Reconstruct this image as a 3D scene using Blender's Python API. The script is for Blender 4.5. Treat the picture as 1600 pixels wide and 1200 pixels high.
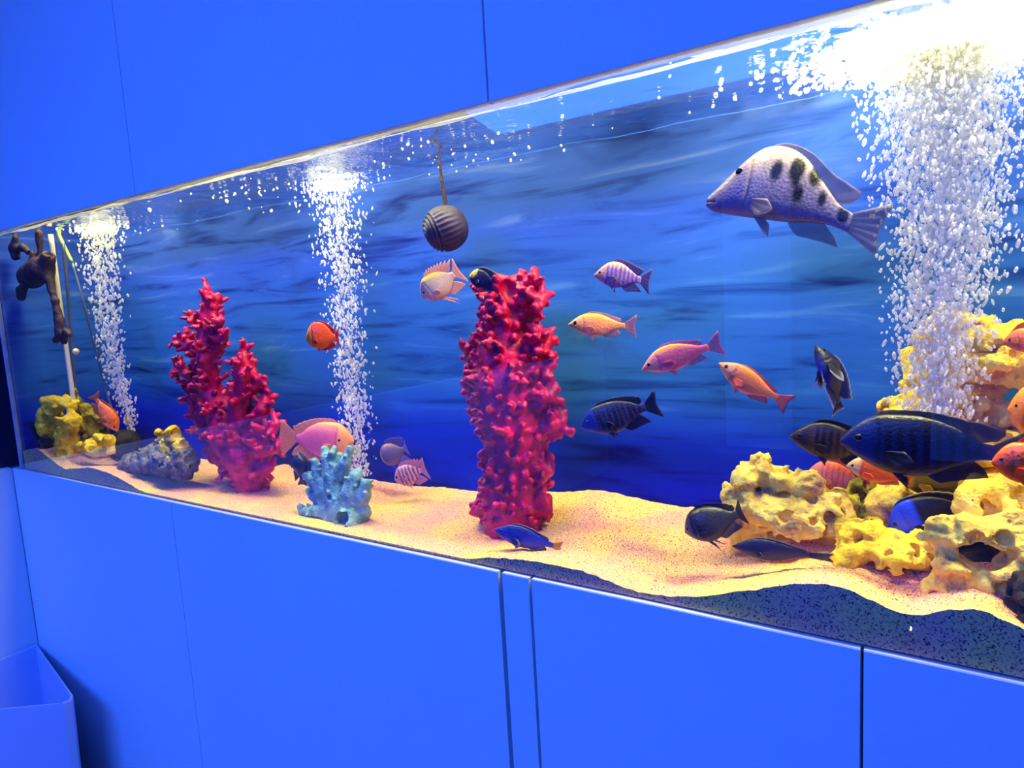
import bpy, bmesh, math, random
import numpy as np
from mathutils import Matrix, Vector

random.seed(7)
RNG = np.random.default_rng(7)
scene = bpy.context.scene
for o in list(bpy.data.objects):
    bpy.data.objects.remove(o)

# ------------------------------------------------------------------ camera
CAM_Z, CAM_D, FPX = 1.55, 0.9, 1056.0
YAW, PITCH, ROLL = [math.radians(a) for a in (34.222, 6.931, -3.3145)]


def cam_matrix():
    cy, sy, cp, sp = math.cos(YAW), math.sin(YAW), math.cos(PITCH), math.sin(PITCH)
    f = np.array([-sy * cp, cy * cp, -sp])
    r = np.array([cy, sy, 0.0])
    u = np.cross(r, f)
    cr, sr = math.cos(ROLL), math.sin(ROLL)
    return np.array([cr * r + sr * u, -sr * r + cr * u, f])


CM = cam_matrix()
CPOS = np.array([0.0, -CAM_D, CAM_Z])
cam_data = bpy.data.cameras.new('camera')
cam_data.sensor_width = 36
cam_data.lens = 36 * FPX / 1600
cam_data.clip_start = 0.02
cam = bpy.data.objects.new('camera', cam_data)
scene.collection.objects.link(cam)
m = Matrix.Identity(4)
for i in range(3):
    m[i][0], m[i][1], m[i][2], m[i][3] = CM[0][i], CM[1][i], -CM[2][i], CPOS[i]
cam.matrix_world = m
scene.camera = cam


def ray(u, v):
    return CM.T @ np.array([(u - 800) / FPX, -(v - 600) / FPX, 1.0])


def P(u, v, y):
    """Point of the room seen at photo position (u, v), y metres behind the front glass."""
    d = ray(u, v)
    return d * ((CAM_D + y) / d[1]) + CPOS


def pxm(p):
    """Photo pixels per metre at a point."""
    return FPX / float(CM[2] @ (np.asarray(p) - CPOS))


# ------------------------------------------------------------------ light and exposure
scene.view_settings.view_transform = 'Standard'
scene.view_settings.look = 'None'
scene.view_settings.exposure = 0
scene.view_settings.gamma = 1
world = bpy.data.worlds.new('world')
scene.world = world
world.use_nodes = True
world.node_tree.nodes['Background'].inputs[0].default_value = (0.01, 0.06, 0.5, 1)
world.node_tree.nodes['Background'].inputs[1].default_value = 0.2


def area(name, loc, size, size_y, power, color, rot=(0, 0, 0)):
    l = bpy.data.lights.new(name, 'AREA')
    l.shape = 'RECTANGLE'
    l.size, l.size_y, l.energy, l.color = size, size_y, power, color
    o = bpy.data.objects.new(name, l)
    scene.collection.objects.link(o)
    o.location = loc
    o.rotation_euler = rot
    return o


# blue LED panels on the ceiling of the room
area('ceiling_panel_light', (-1.3, -2.3, 2.86), 3.4, 1.6, 395, (0.020, 0.112, 1.0), (math.radians(12), 0, 0))
# the lamps in the hood over the water
TANK_L, TANK_R, TANK_D = -2.592, 0.62, 0.32
Z_BOT, Z_TOP = CAM_Z - 0.457, CAM_Z + 0.307
for i, (x, p) in enumerate(((-2.05, 15), (-1.0, 18), (0.05, 30))):
    area('hood_lamp', (x, 0.12, Z_TOP + 0.22), 0.9, 0.10, p, (1.0, 0.92, 0.38))
for x, y, p in ((-2.36, 0.16, 1.5), (-1.36, 0.20, 2.5), (0.02, 0.085, 12)):
    area('hood_spot', (x, y, Z_TOP + 0.2), 0.16, 0.10, p, (1.0, 0.94, 0.62))
scene.cycles.caustics_reflective = False
scene.cycles.transparent_max_bounces = 48
scene.cycles.diffuse_bounces = 8

# ------------------------------------------------------------------ helpers
COL = scene.collection


def lin(c):
    c = np.asarray(c, float) / 255.0
    return np.where(c <= 0.04045, c / 12.92, ((c + 0.055) / 1.055) ** 2.4)


def link(o, parent=None):
    COL.objects.link(o)
    if parent is not None:
        o.parent = parent
    return o


def mesh(name, verts, faces, mat, parent=None, smooth=True, colors=None):
    me = bpy.data.meshes.new(name)
    me.from_pydata(np.asarray(verts, float).tolist(), [], [list(map(int, f)) for f in faces])
    me.update()
    if smooth:
        me.polygons.foreach_set('use_smooth', np.ones(len(me.polygons), bool))
    for mm in (mat if isinstance(mat, (list, tuple)) else [mat]):
        me.materials.append(mm)
    if colors is not None:
        a = me.color_attributes.new('Col', 'FLOAT_COLOR', 'POINT')
        c = np.ones((len(me.vertices), 4), np.float32)
        c[:, :3] = colors
        a.data.foreach_set('color', c.ravel())
    o = bpy.data.objects.new(name, me)
    return link(o, parent)


def tag(o, label=None, cat=None, group=None, kind=None):
    for k, v in (('label', label), ('category', cat), ('group', group), ('kind', kind)):
        if v:
            o[k] = v
    return o


def empty(name, loc=(0, 0, 0)):
    o = bpy.data.objects.new(name, None)
    o.empty_display_size = 0.05
    o.location = loc
    return link(o)


def box_geo(lo, hi):
    x0, y0, z0 = lo
    x1, y1, z1 = hi
    v = [(x0, y0, z0), (x1, y0, z0), (x1, y1, z0), (x0, y1, z0), (x0, y0, z1), (x1, y0, z1), (x1, y1, z1), (x0, y1, z1)]
    f = [(0, 3, 2, 1), (4, 5, 6, 7), (0, 1, 5, 4), (1, 2, 6, 5), (2, 3, 7, 6), (3, 0, 4, 7)]
    return v, f


def box(name, lo, hi, mat, parent=None, bevel=0.0):
    v, f = box_geo(lo, hi)
    o = mesh(name, v, f, mat, parent, smooth=False)
    if bevel:
        b = o.modifiers.new('bevel', 'BEVEL')
        b.width = bevel
        b.segments = 3
    return o


def tube_geo(pts, radii, n=10, cap=True):
    pts = np.asarray(pts, float)
    radii = np.broadcast_to(np.asarray(radii, float), (len(pts),))
    V, F = [], []
    t = np.gradient(pts, axis=0)
    t /= np.linalg.norm(t, axis=1)[:, None] + 1e-12
    ref = np.array([0.31, 0.9, 0.2])
    for i in range(len(pts)):
        a = np.cross(t[i], ref)
        a /= np.linalg.norm(a)
        b = np.cross(t[i], a)
        for k in range(n):
            th = 2 * math.pi * k / n
            V.append(pts[i] + radii[i] * (math.cos(th) * a + math.sin(th) * b))
    for i in range(len(pts) - 1):
        for k in range(n):
            k2 = (k + 1) % n
            F.append((i * n + k, i * n + k2, (i + 1) * n + k2, (i + 1) * n + k))
    if cap:
        F.append(tuple(range(n - 1, -1, -1)))
        F.append(tuple((len(pts) - 1) * n + k for k in range(n)))
    return V, F


def smooth_path(pts, n=24):
    """Catmull-Rom through the points."""
    p = np.asarray(pts, float)
    q = np.vstack([2 * p[0] - p[1], p, 2 * p[-1] - p[-2]])
    out = []
    for s in np.linspace(0, len(p) - 1 - 1e-9, n):
        i = int(s)
        t = s - i
        a, b, c, d = q[i], q[i + 1], q[i + 2], q[i + 3]
        out.append(0.5 * (2 * b + (c - a) * t + (2 * a - 5 * b + 4 * c - d) * t * t + (3 * b - a - 3 * c + d) * t ** 3))
    return np.array(out)


def hashn(i, j, k, seed):
    h = (i.astype(np.int64) * 374761393 + j.astype(np.int64) * 668265263 + k.astype(np.int64) * 2147483647 + seed * 1442695041) & 0xFFFFFFFF
    h = ((h ^ (h >> 13)) * 1274126177) & 0xFFFFFFFF
    h = ((h ^ (h >> 16)) * 2246822519) & 0xFFFFFFFF
    return ((h ^ (h >> 15)) & 0xFFFFFF) / float(0xFFFFFF)


def vnoise(p, seed=0):
    """Value noise, -1..1, p (..., 3)."""
    p = np.asarray(p, float)
    f = np.floor(p)
    t = p - f
    t = t * t * (3 - 2 * t)
    i, j, k = (f[..., a].astype(np.int64) for a in range(3))
    r = 0
    for dx in (0, 1):
        for dy in (0, 1):
            for dz in (0, 1):
                w = (t[..., 0] if dx else 1 - t[..., 0]) * (t[..., 1] if dy else 1 - t[..., 1]) * (t[..., 2] if dz else 1 - t[..., 2])
                r = r + w * hashn(i + dx, j + dy, k + dz, seed)
    return r * 2 - 1


def fbm(p, seed=0, octaves=3):
    p = np.asarray(p, float)
    r, a = 0, 1.0
    for o in range(octaves):
        r = r + a * vnoise(p * 2 ** o, seed + o * 17)
        a *= 0.5
    return r


def surface_nets(f, origin, h):
    s = f < 0
    n = np.array(f.shape)
    c = np.zeros(n - 1, int)
    for dx in (0, 1):
        for dy in (0, 1):
            for dz in (0, 1):
                c += s[dx:n[0] - 1 + dx, dy:n[1] - 1 + dy, dz:n[2] - 1 + dz]
    cells = np.argwhere((c > 0) & (c < 8))
    idx = -np.ones(n - 1, int)
    idx[tuple(cells.T)] = np.arange(len(cells))
    acc = np.zeros((len(cells), 3))
    cnt = np.zeros(len(cells))
    corners = [np.array((a, b, d)) for a in (0, 1) for b in (0, 1) for d in (0, 1)]
    for a in corners:
        for ax in range(3):
            if a[ax]:
                continue
            b = a.copy()
            b[ax] = 1
            fa = f[tuple((cells + a).T)]
            fb = f[tuple((cells + b).T)]
            m_ = (fa < 0) != (fb < 0)
            t = np.where(m_, fa / np.where(m_, fa - fb, 1), 0)
            pt = a + t[:, None] * (b - a)
            acc[m_] += pt[m_]
            cnt[m_] += 1
    V = (cells + acc / cnt[:, None]) * h + origin
    F = []
    for ax in range(3):
        sl0 = [slice(None)] * 3
        sl1 = [slice(None)] * 3
        sl0[ax] = slice(0, -1)
        sl1[ax] = slice(1, None)
        d = s[tuple(sl0)] != s[tuple(sl1)]
        e = np.argwhere(d)
        b1, b2 = [(1, 2), (2, 0), (0, 1)][ax]
        e = e[(e[:, b1] >= 1) & (e[:, b2] >= 1) & (e[:, b1] < n[b1] - 1) & (e[:, b2] < n[b2] - 1)]
        inside = s[tuple(e.T)]
        q = []
        for o1, o2 in ((1, 1), (0, 1), (0, 0), (1, 0)):
            k = e.copy()
            k[:, b1] -= o1
            k[:, b2] -= o2
            q.append(idx[tuple(k.T)])
        q = np.array(q).T
        q[~inside] = q[~inside][:, ::-1]
        F.append(q)
    return V, np.vstack(F)


class Field:
    """A signed-distance grid to which rounded shapes are added or from which they are cut."""

    def __init__(self, lo, hi, h):
        self.h = h
        self.o = np.asarray(lo, float)
        n = np.ceil((np.asarray(hi) - self.o) / h).astype(int) + 1
        self.f = np.full(n, 0.05)
        self.n = n

    def _sub(self, lo, hi):
        a = np.clip(np.floor((np.asarray(lo) - self.o) / self.h).astype(int), 0, self.n - 1)
        b = np.clip(np.ceil((np.asarray(hi) - self.o) / self.h).astype(int) + 1, 1, self.n)
        sl = tuple(slice(x, y) for x, y in zip(a, b))
        g = np.stack(np.meshgrid(*[np.arange(x, y) * self.h + self.o[i] for i, (x, y) in enumerate(zip(a, b))], indexing='ij'), -1)
        return sl, g

    def _merge(self, sl, d, k):
        f = self.f[sl]
        if k <= 0:
            self.f[sl] = np.minimum(f, d)
        else:
            h_ = np.clip(0.5 + 0.5 * (f - d) / k, 0, 1)
            self.f[sl] = f * (1 - h_) + d * h_ - k * h_ * (1 - h_)

    def capsule(self, a, b, ra, rb, k=0.004):
        a, b = np.asarray(a, float), np.asarray(b, float)
        r = max(ra, rb) + k * 2 + self.h * 2
        sl, g = self._sub(np.minimum(a, b) - r, np.maximum(a, b) + r)
        if g.size == 0:
            return
        ab = b - a
        t = np.clip(((g - a) @ ab) / max(ab @ ab, 1e-12), 0, 1)
        d = np.linalg.norm(g - a - t[..., None] * ab, axis=-1) - (ra + (rb - ra) * t)
        self._merge(sl, d, k)

    def ellipsoid(self, c, r, k=0.006):
        c, r = np.asarray(c, float), np.asarray(r, float)
        pad = k * 2 + self.h * 2
        sl, g = self._sub(c - r - pad, c + r + pad)
        if g.size == 0:
            return
        q = np.linalg.norm((g - c) / r, axis=-1)
        q2 = np.linalg.norm((g - c) / (r * r), axis=-1)
        d = q * (q - 1) / np.maximum(q2, 1e-9)
        self._merge(sl, d, k)

    def cut(self, c, r, k=0.003):
        c = np.asarray(c, float)
        r = np.broadcast_to(np.asarray(r, float), (3,))
        pad = self.h * 2 + k
        sl, g = self._sub(c - r - pad, c + r + pad)
        if g.size == 0:
            return
        q = np.linalg.norm((g - c) / r, axis=-1)
        d = (q - 1) * r.min()
        f = self.f[sl]
        h_ = np.clip(0.5 - 0.5 * (f + d) / k, 0, 1)
        self.f[sl] = f * (1 - h_) - d * h_ + k * h_ * (1 - h_)

    def noise(self, amp, freq, seed=0, octaves=3):
        near = np.argwhere(np.abs(self.f) < 0.045)
        p = near * self.h + self.o
        self.f[tuple(near.T)] += amp * fbm(p * freq, seed, octaves)

    def build(self, name, mat, parent=None, smooth=True):
        self.f[0], self.f[-1], self.f[:, 0], self.f[:, -1], self.f[:, :, 0], self.f[:, :, -1] = [np.maximum(x, 0.01) for x in (self.f[0], self.f[-1], self.f[:, 0], self.f[:, -1], self.f[:, :, 0], self.f[:, :, -1])]
        V, F = surface_nets(self.f, self.o, self.h)
        return mesh(name, V, F, mat, parent, smooth)


# ------------------------------------------------------------------ materials
def new_mat(name):
    mt = bpy.data.materials.new(name)
    mt.use_nodes = True
    nt = mt.node_tree
    return mt, nt, nt.nodes, nt.links, nt.nodes['Principled BSDF']


def rgba(c):
    return (*lin(c), 1)


def noise_mat(name, c1, c2, scale=8, rough=0.6, bump=0.0, bscale=60, detail=4, spec=0.3, lo=0.35, hi=0.65, stretch=None):
    mt, nt, N, L, b = new_mat(name)
    tc = N.new('ShaderNodeTexCoord')
    src = tc.outputs['Object']
    if stretch:
        mp = N.new('ShaderNodeMapping')
        mp.inputs['Scale'].default_value = stretch
        L.new(src, mp.inputs[0])
        src = mp.outputs[0]
    n = N.new('ShaderNodeTexNoise')
    n.inputs['Scale'].default_value = scale
    n.inputs['Detail'].default_value = detail
    L.new(src, n.inputs['Vector'])
    r = N.new('ShaderNodeValToRGB')
    r.color_ramp.elements[0].position, r.color_ramp.elements[1].position = lo, hi
    r.color_ramp.elements[0].color, r.color_ramp.elements[1].color = rgba(c1), rgba(c2)
    L.new(n.outputs['Fac'], r.inputs[0])
    L.new(r.outputs[0], b.inputs['Base Color'])
    b.inputs['Roughness'].default_value = rough
    b.inputs['Specular IOR Level'].default_value = spec
    if bump:
        n2 = N.new('ShaderNodeTexNoise')
        n2.inputs['Scale'].default_value = bscale
        n2.inputs['Detail'].default_value = 5
        L.new(src, n2.inputs['Vector'])
        bp = N.new('ShaderNodeBump')
        bp.inputs['Strength'].default_value = bump
        bp.inputs['Distance'].default_value = 0.004
        L.new(n2.outputs['Fac'], bp.inputs['Height'])
        L.new(bp.outputs[0], b.inputs['Normal'])
    return mt


M_WALL = noise_mat('painted_panel', (222, 232, 230), (226, 236, 234), 1.5, 0.55, spec=0.15)
M_SEAM = noise_mat('dark_seam', (70, 72, 84), (78, 80, 92), 3, 0.8)
M_DARK = noise_mat('dark_glazing', (38, 40, 60), (46, 48, 70), 2, 0.3)
M_FLOOR = noise_mat('floor_vinyl', (90, 92, 100), (110, 112, 120), 4, 0.5)
M_FAR = noise_mat('far_wall_paint', (64, 66, 90), (74, 76, 100), 2, 0.7)
M_SILICONE = noise_mat('silicone_bead', (150, 160, 180), (175, 182, 196), 20, 0.3)
M_CORAL = noise_mat('magenta_coral', (150, 2, 54), (222, 12, 88), 45, 0.45, 0.35, 160, spec=0.35)
M_TEAL = noise_mat('teal_coral', (84, 140, 130), (146, 190, 176), 40, 0.5, 0.9, 190, spec=0.4)
M_SPONGE = noise_mat('brown_sponge', (46, 30, 34), (74, 52, 58), 50, 0.6, 0.7, 160)
M_PIPE = noise_mat('cream_plastic', (205, 196, 168), (222, 214, 190), 10, 0.35)
M_CLEAR = noise_mat('grey_tube', (70, 80, 100), (92, 102, 120), 10, 0.25, spec=0.6)
M_GREEN = noise_mat('green_tube', (120, 150, 60), (150, 170, 90), 10, 0.3)


def rock_mat(name, c_lo, c_mid, c_hi):
    mt, nt, N, L, b = new_mat(name)
    tc = N.new('ShaderNodeTexCoord')
    n = N.new('ShaderNodeTexNoise')
    n.inputs['Scale'].default_value = 26
    n.inputs['Detail'].default_value = 6
    n.inputs['Roughness'].default_value = 0.62
    L.new(tc.outputs['Object'], n.inputs['Vector'])
    r = N.new('ShaderNodeValToRGB')
    e = r.color_ramp.elements
    e[0].position, e[0].color = 0.32, rgba(c_lo)
    e[1].position, e[1].color = 0.66, rgba(c_hi)
    x = e.new(0.46)
    x.color = rgba(c_mid)
    L.new(n.outputs['Fac'], r.inputs[0])
    L.new(r.outputs[0], b.inputs['Base Color'])
    b.inputs['Roughness'].default_value = 0.75
    b.inputs['Specular IOR Level'].default_value = 0.2
    n2 = N.new('ShaderNodeTexNoise')
    n2.inputs['Scale'].default_value = 120
    n2.inputs['Detail'].default_value = 6
    L.new(tc.outputs['Object'], n2.inputs['Vector'])
    bp = N.new('ShaderNodeBump')
    bp.inputs['Strength'].default_value = 0.9
    bp.inputs['Distance'].default_value = 0.007
    L.new(n2.outputs['Fac'], bp.inputs['Height'])
    L.new(bp.outputs[0], b.inputs['Normal'])
    return mt


M_ROCK = rock_mat('pale_lace_rock', (168, 116, 88), (244, 204, 80), (254, 232, 110))
M_ROCKY = rock_mat('yellow_lace_rock', (214, 160, 40), (246, 204, 40), (252, 224, 70))
M_OLIVE = rock_mat('olive_rock', (60, 58, 22), (130, 118, 30), (196, 176, 40))
M_GREY = rock_mat('grey_rock', (60, 58, 62), (104, 98, 96), (150, 140, 126))
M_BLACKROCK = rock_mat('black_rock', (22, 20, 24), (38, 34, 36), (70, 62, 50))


def sand_mat():
    mt, nt, N, L, b = new_mat('aragonite_sand')
    tc = N.new('ShaderNodeTexCoord')
    n = N.new('ShaderNodeTexNoise')
    n.inputs['Scale'].default_value = 420
    n.inputs['Detail'].default_value = 2
    L.new(tc.outputs['Object'], n.inputs['Vector'])
    r = N.new('ShaderNodeValToRGB')
    e = r.color_ramp.elements
    e[0].position, e[0].color = 0.35, rgba((80, 44, 56))
    e[1].position, e[1].color = 0.62, rgba((254, 220, 146))
    x = e.new(0.42)
    x.color = rgba((240, 174, 146))
    L.new(n.outputs['Fac'], r.inputs[0])
    n3 = N.new('ShaderNodeTexNoise')
    n3.inputs['Scale'].default_value = 9
    L.new(tc.outputs['Object'], n3.inputs['Vector'])
    mx = N.new('ShaderNodeMixRGB')
    mx.blend_type = 'MULTIPLY'
    mx.inputs[0].default_value = 0.9
    r3 = N.new('ShaderNodeValToRGB')
    r3.color_ramp.elements[0].position, r3.color_ramp.elements[1].position = 0.38, 0.62
    r3.color_ramp.elements[0].color, r3.color_ramp.elements[1].color = rgba((255, 214, 235)), rgba((255, 255, 190))
    L.new(n3.outputs['Fac'], r3.inputs[0])
    L.new(r.outputs[0], mx.inputs[1])
    L.new(r3.outputs[0], mx.inputs[2])
    L.new(mx.outputs[0], b.inputs['Base Color'])
    b.inputs['Roughness'].default_value = 0.85
    b.inputs['Specular IOR Level'].default_value = 0.15
    bp = N.new('ShaderNodeBump')
    bp.inputs['Strength'].default_value = 0.7
    bp.inputs['Distance'].default_value = 0.003
    L.new(n.outputs['Fac'], bp.inputs['Height'])
    L.new(bp.outputs[0], b.inputs['Normal'])
    return mt


M_SAND = sand_mat()


def poster_mat():
    """Printed underwater scene: soft streaks of blue over a deeper seabed."""
    mt, nt, N, L, b = new_mat('underwater_print')
    tc = N.new('ShaderNodeTexCoord')
    sep = N.new('ShaderNodeSeparateXYZ')
    L.new(tc.outputs['Object'], sep.inputs[0])
    # tilt and bend the streaks
    mp = N.new('ShaderNodeMapping')
    mp.inputs['Scale'].default_value = (0.55, 0.55, 5.0)
    mp.inputs['Rotation'].default_value = (0, math.radians(-5), 0)
    L.new(tc.outputs['Object'], mp.inputs[0])
    n = N.new('ShaderNodeTexNoise')
    n.inputs['Scale'].default_value = 5.2
    n.inputs['Detail'].default_value = 6
    n.inputs['Roughness'].default_value = 0.55
    n.inputs['Distortion'].default_value = 0.6
    L.new(mp.outputs[0], n.inputs['Vector'])
    r = N.new('ShaderNodeValToRGB')
    e = r.color_ramp.elements
    e[0].position, e[0].color = 0.30, rgba((14, 44, 120))
    e[1].position, e[1].color = 0.70, rgba((80, 142, 200))
    x = e.new(0.47)
    x.color = rgba((46, 108, 186))
    x = e.new(0.58)
    x.color = rgba((50, 112, 192))
    L.new(n.outputs['Fac'], r.inputs[0])
    # seabed and depth tones of the picture, purple haze painted in at the top
    mr = N.new('ShaderNodeMapRange')
    mr.inputs['From Min'].default_value = Z_BOT
    mr.inputs['From Max'].default_value = Z_TOP
    L.new(sep.outputs['Z'], mr.inputs['Value'])
    g = N.new('ShaderNodeValToRGB')
    e = g.color_ramp.elements
    e[0].position, e[0].color = 0.10, rgba((50, 66, 215))
    e[1].position, e[1].color = 0.95, rgba((225, 176, 245))
    for p_, c_ in ((0.22, (80, 104, 225)), (0.36, (200, 220, 225)), (0.6, (222, 218, 236)), (0.8, (228, 186, 246))):
        x = e.new(p_)
        x.color = rgba(c_)
    L.new(mr.outputs[0], g.inputs[0])
    mx = N.new('ShaderNodeMixRGB')
    mx.blend_type = 'MULTIPLY'
    mx.inputs[0].default_value = 1
    L.new(r.outputs[0], mx.inputs[1])
    L.new(g.outputs[0], mx.inputs[2])
    # algae smudges
    n2 = N.new('ShaderNodeTexNoise')
    n2.inputs['Scale'].default_value = 5
    n2.inputs['Detail'].default_value = 7
    n2.inputs['Roughness'].default_value = 0.7
    mp2 = N.new('ShaderNodeMapping')
    mp2.inputs['Scale'].default_value = (1, 1, 1.6)
    L.new(tc.outputs['Object'], mp2.inputs[0])
    L.new(mp2.outputs[0], n2.inputs['Vector'])
    r2 = N.new('ShaderNodeValToRGB')
    r2.color_ramp.elements[0].position, r2.color_ramp.elements[1].position = 0.58, 0.74
    r2.color_ramp.elements[0].color, r2.color_ramp.elements[1].color = (0, 0, 0, 1), (0.55, 0.55, 0.55, 1)
    L.new(n2.outputs['Fac'], r2.inputs[0])
    mx2 = N.new('ShaderNodeMixRGB')
    L.new(r2.outputs[0], mx2.inputs[0])
    L.new(mx.outputs[0], mx2.inputs[1])
    mx2.inputs[2].default_value = rgba((36, 62, 110))
    L.new(mx2.outputs[0], b.inputs['Base Color'])
    b.inputs['Roughness'].default_value = 0.6
    b.inputs['Specular IOR Level'].default_value = 0.1
    return mt


M_POSTER = poster_mat()


def glass_mat():
    mt, nt, N, L, b = new_mat('clear_glass')
    out = N['Material Output']
    N.remove(b)
    tr = N.new('ShaderNodeBsdfTransparent')
    tr.inputs[0].default_value = (0.985, 0.99, 1.0, 1)
    gl = N.new('ShaderNodeBsdfGlossy')
    gl.inputs['Roughness'].default_value = 0.0
    gl.inputs['Color'].default_value = (1, 1, 1, 1)
    lw = N.new('ShaderNodeLayerWeight')
    lw.inputs['Blend'].default_value = 0.5
    pw = N.new('ShaderNodeMath')
    pw.operation = 'POWER'
    pw.inputs[1].default_value = 5
    L.new(lw.outputs['Facing'], pw.inputs[0])
    fr = N.new('ShaderNodeMath')
    fr.operation = 'MULTIPLY_ADD'
    fr.inputs[1].default_value = 0.96
    fr.inputs[2].default_value = 0.04
    L.new(pw.outputs[0], fr.inputs[0])
    # faint grime keeps the pane procedural
    nz = N.new('ShaderNodeTexNoise')
    nz.inputs['Scale'].default_value = 3
    mu = N.new('ShaderNodeMapRange')
    mu.inputs['To Min'].default_value = 0.92
    mu.inputs['To Max'].default_value = 1.0
    L.new(nz.outputs['Fac'], mu.inputs['Value'])
    mul = N.new('ShaderNodeMath')
    mul.operation = 'MULTIPLY'
    L.new(fr.outputs[0], mul.inputs[0])
    L.new(mu.outputs[0], mul.inputs[1])
    mx = N.new('ShaderNodeMixShader')
    L.new(mul.outputs[0], mx.inputs[0])
    L.new(tr.outputs[0], mx.inputs[1])
    L.new(gl.outputs[0], mx.inputs[2])
    L.new(mx.outputs[0], out.inputs[0])
    return mt


M_GLASS = glass_mat()


def water_mat():
    """Rippled water surface: mirror-like at a grazing angle, clear straight through."""
    mt, nt, N, L, b = new_mat('rippled_water')
    out = N['Material Output']
    N.remove(b)
    tc = N.new('ShaderNodeTexCoord')
    n = N.new('ShaderNodeTexNoise')
    n.inputs['Scale'].default_value = 16
    n.inputs['Detail'].default_value = 4
    L.new(tc.outputs['Object'], n.inputs['Vector'])
    bp = N.new('ShaderNodeBump')
    bp.inputs['Strength'].default_value = 0.35
    bp.inputs['Distance'].default_value = 0.02
    L.new(n.outputs['Fac'], bp.inputs['Height'])
    tr = N.new('ShaderNodeBsdfTransparent')
    tr.inputs[0].default_value = (0.97, 0.99, 1, 1)
    gl = N.new('ShaderNodeBsdfGlossy')
    gl.inputs['Roughness'].default_value = 0.08
    gl.inputs['Color'].default_value = (0.82, 0.85, 1.0, 1)
    L.new(bp.outputs[0], gl.inputs['Normal'])
    lw = N.new('ShaderNodeLayerWeight')
    lw.inputs['Blend'].default_value = 0.5
    r = N.new('ShaderNodeValToRGB')
    r.color_ramp.elements[0].position, r.color_ramp.elements[1].position = 0.25, 0.5
    r.color_ramp.elements[0].color, r.color_ramp.elements[1].color = (0.03, 0.03, 0.03, 1), (0.93, 0.93, 0.93, 1)
    L.new(lw.outputs['Facing'], r.inputs[0])
    mx = N.new('ShaderNodeMixShader')
    L.new(r.outputs[0], mx.inputs[0])
    L.new(tr.outputs[0], mx.inputs[1])
    L.new(gl.outputs[0], mx.inputs[2])
    L.new(mx.outputs[0], out.inputs[0])
    return mt


M_WATER = water_mat()


def bubble_mat(name, white=0.5, clear=0.3):
    mt, nt, N, L, b = new_mat(name)
    out = N['Material Output']
    N.remove(b)
    tr = N.new('ShaderNodeBsdfTransparent')
    df = N.new('ShaderNodeBsdfDiffuse')
    tl = N.new('ShaderNodeBsdfTranslucent')
    gl = N.new('ShaderNodeBsdfGlossy')
    gl.inputs['Roughness'].default_value = 0.1
    nz = N.new('ShaderNodeTexNoise')
    nz.inputs['Scale'].default_value = 300
    rp = N.new('ShaderNodeValToRGB')
    rp.color_ramp.elements[0].color, rp.color_ramp.elements[1].color = (0.93, 0.94, 0.95, 1), (1, 1, 0.98, 1)
    L.new(nz.outputs['Fac'], rp.inputs[0])
    for s in (df, tl):
        L.new(rp.outputs[0], s.inputs[0])
    m1 = N.new('ShaderNodeMixShader')
    m1.inputs[0].default_value = 0.5
    L.new(df.outputs[0], m1.inputs[1])
    L.new(tl.outputs[0], m1.inputs[2])
    m2 = N.new('ShaderNodeMixShader')
    m2.inputs[0].default_value = 1 - white
    L.new(m1.outputs[0], m2.inputs[1])
    L.new(gl.outputs[0], m2.inputs[2])
    m3 = N.new('ShaderNodeMixShader')
    m3.inputs[0].default_value = clear
    L.new(m2.outputs[0], m3.inputs[1])
    L.new(tr.outputs[0], m3.inputs[2])
    L.new(m3.outputs[0], out.inputs[0])
    return mt


M_BUBBLE = bubble_mat('air_bubble', 0.88, 0.5)
M_FOAM = bubble_mat('foam', 0.8, 0.68)


def attr_mat(name, rough, clear=0.0, bump=0.25):
    mt, nt, N, L, b = new_mat(name)
    at = N.new('ShaderNodeAttribute')
    at.attribute_name = 'Col'
    tc = N.new('ShaderNodeTexCoord')
    n = N.new('ShaderNodeTexNoise')
    n.inputs['Scale'].default_value = 90
    L.new(tc.outputs['Object'], n.inputs['Vector'])
    mr = N.new('ShaderNodeMapRange')
    mr.inputs['To Min'].default_value = 0.8
    mr.inputs['To Max'].default_value = 1.15
    L.new(n.outputs['Fac'], mr.inputs['Value'])
    mx = N.new('ShaderNodeVectorMath')
    mx.operation = 'SCALE'
    L.new(at.outputs['Color'], mx.inputs[0])
    L.new(mr.outputs[0], mx.inputs['Scale'])
    L.new(mx.outputs[0], b.inputs['Base Color'])
    b.inputs['Roughness'].default_value = rough
    b.inputs['Specular IOR Level'].default_value = 0.35
    if bump:
        vo = N.new('ShaderNodeTexVoronoi')
        vo.inputs['Scale'].default_value = 260
        L.new(tc.outputs['Object'], vo.inputs['Vector'])
        bp = N.new('ShaderNodeBump')
        bp.inputs['Strength'].default_value = bump
        bp.inputs['Distance'].default_value = 0.0015
        L.new(vo.outputs['Distance'], bp.inputs['Height'])
        L.new(bp.outputs[0], b.inputs['Normal'])
    if clear:
        out = N['Material Output']
        tl = N.new('ShaderNodeBsdfTranslucent')
        L.new(mx.outputs[0], tl.inputs[0])
        m1 = N.new('ShaderNodeMixShader')
        m1.inputs[0].default_value = 0.35
        L.new(b.outputs[0], m1.inputs[1])
        L.new(tl.outputs[0], m1.inputs[2])
        tr = N.new('ShaderNodeBsdfTransparent')
        m2 = N.new('ShaderNodeMixShader')
        m2.inputs[0].default_value = clear
        L.new(m1.outputs[0], m2.inputs[1])
        L.new(tr.outputs[0], m2.inputs[2])
        L.new(m2.outputs[0], out.inputs[0])
    return mt


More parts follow.
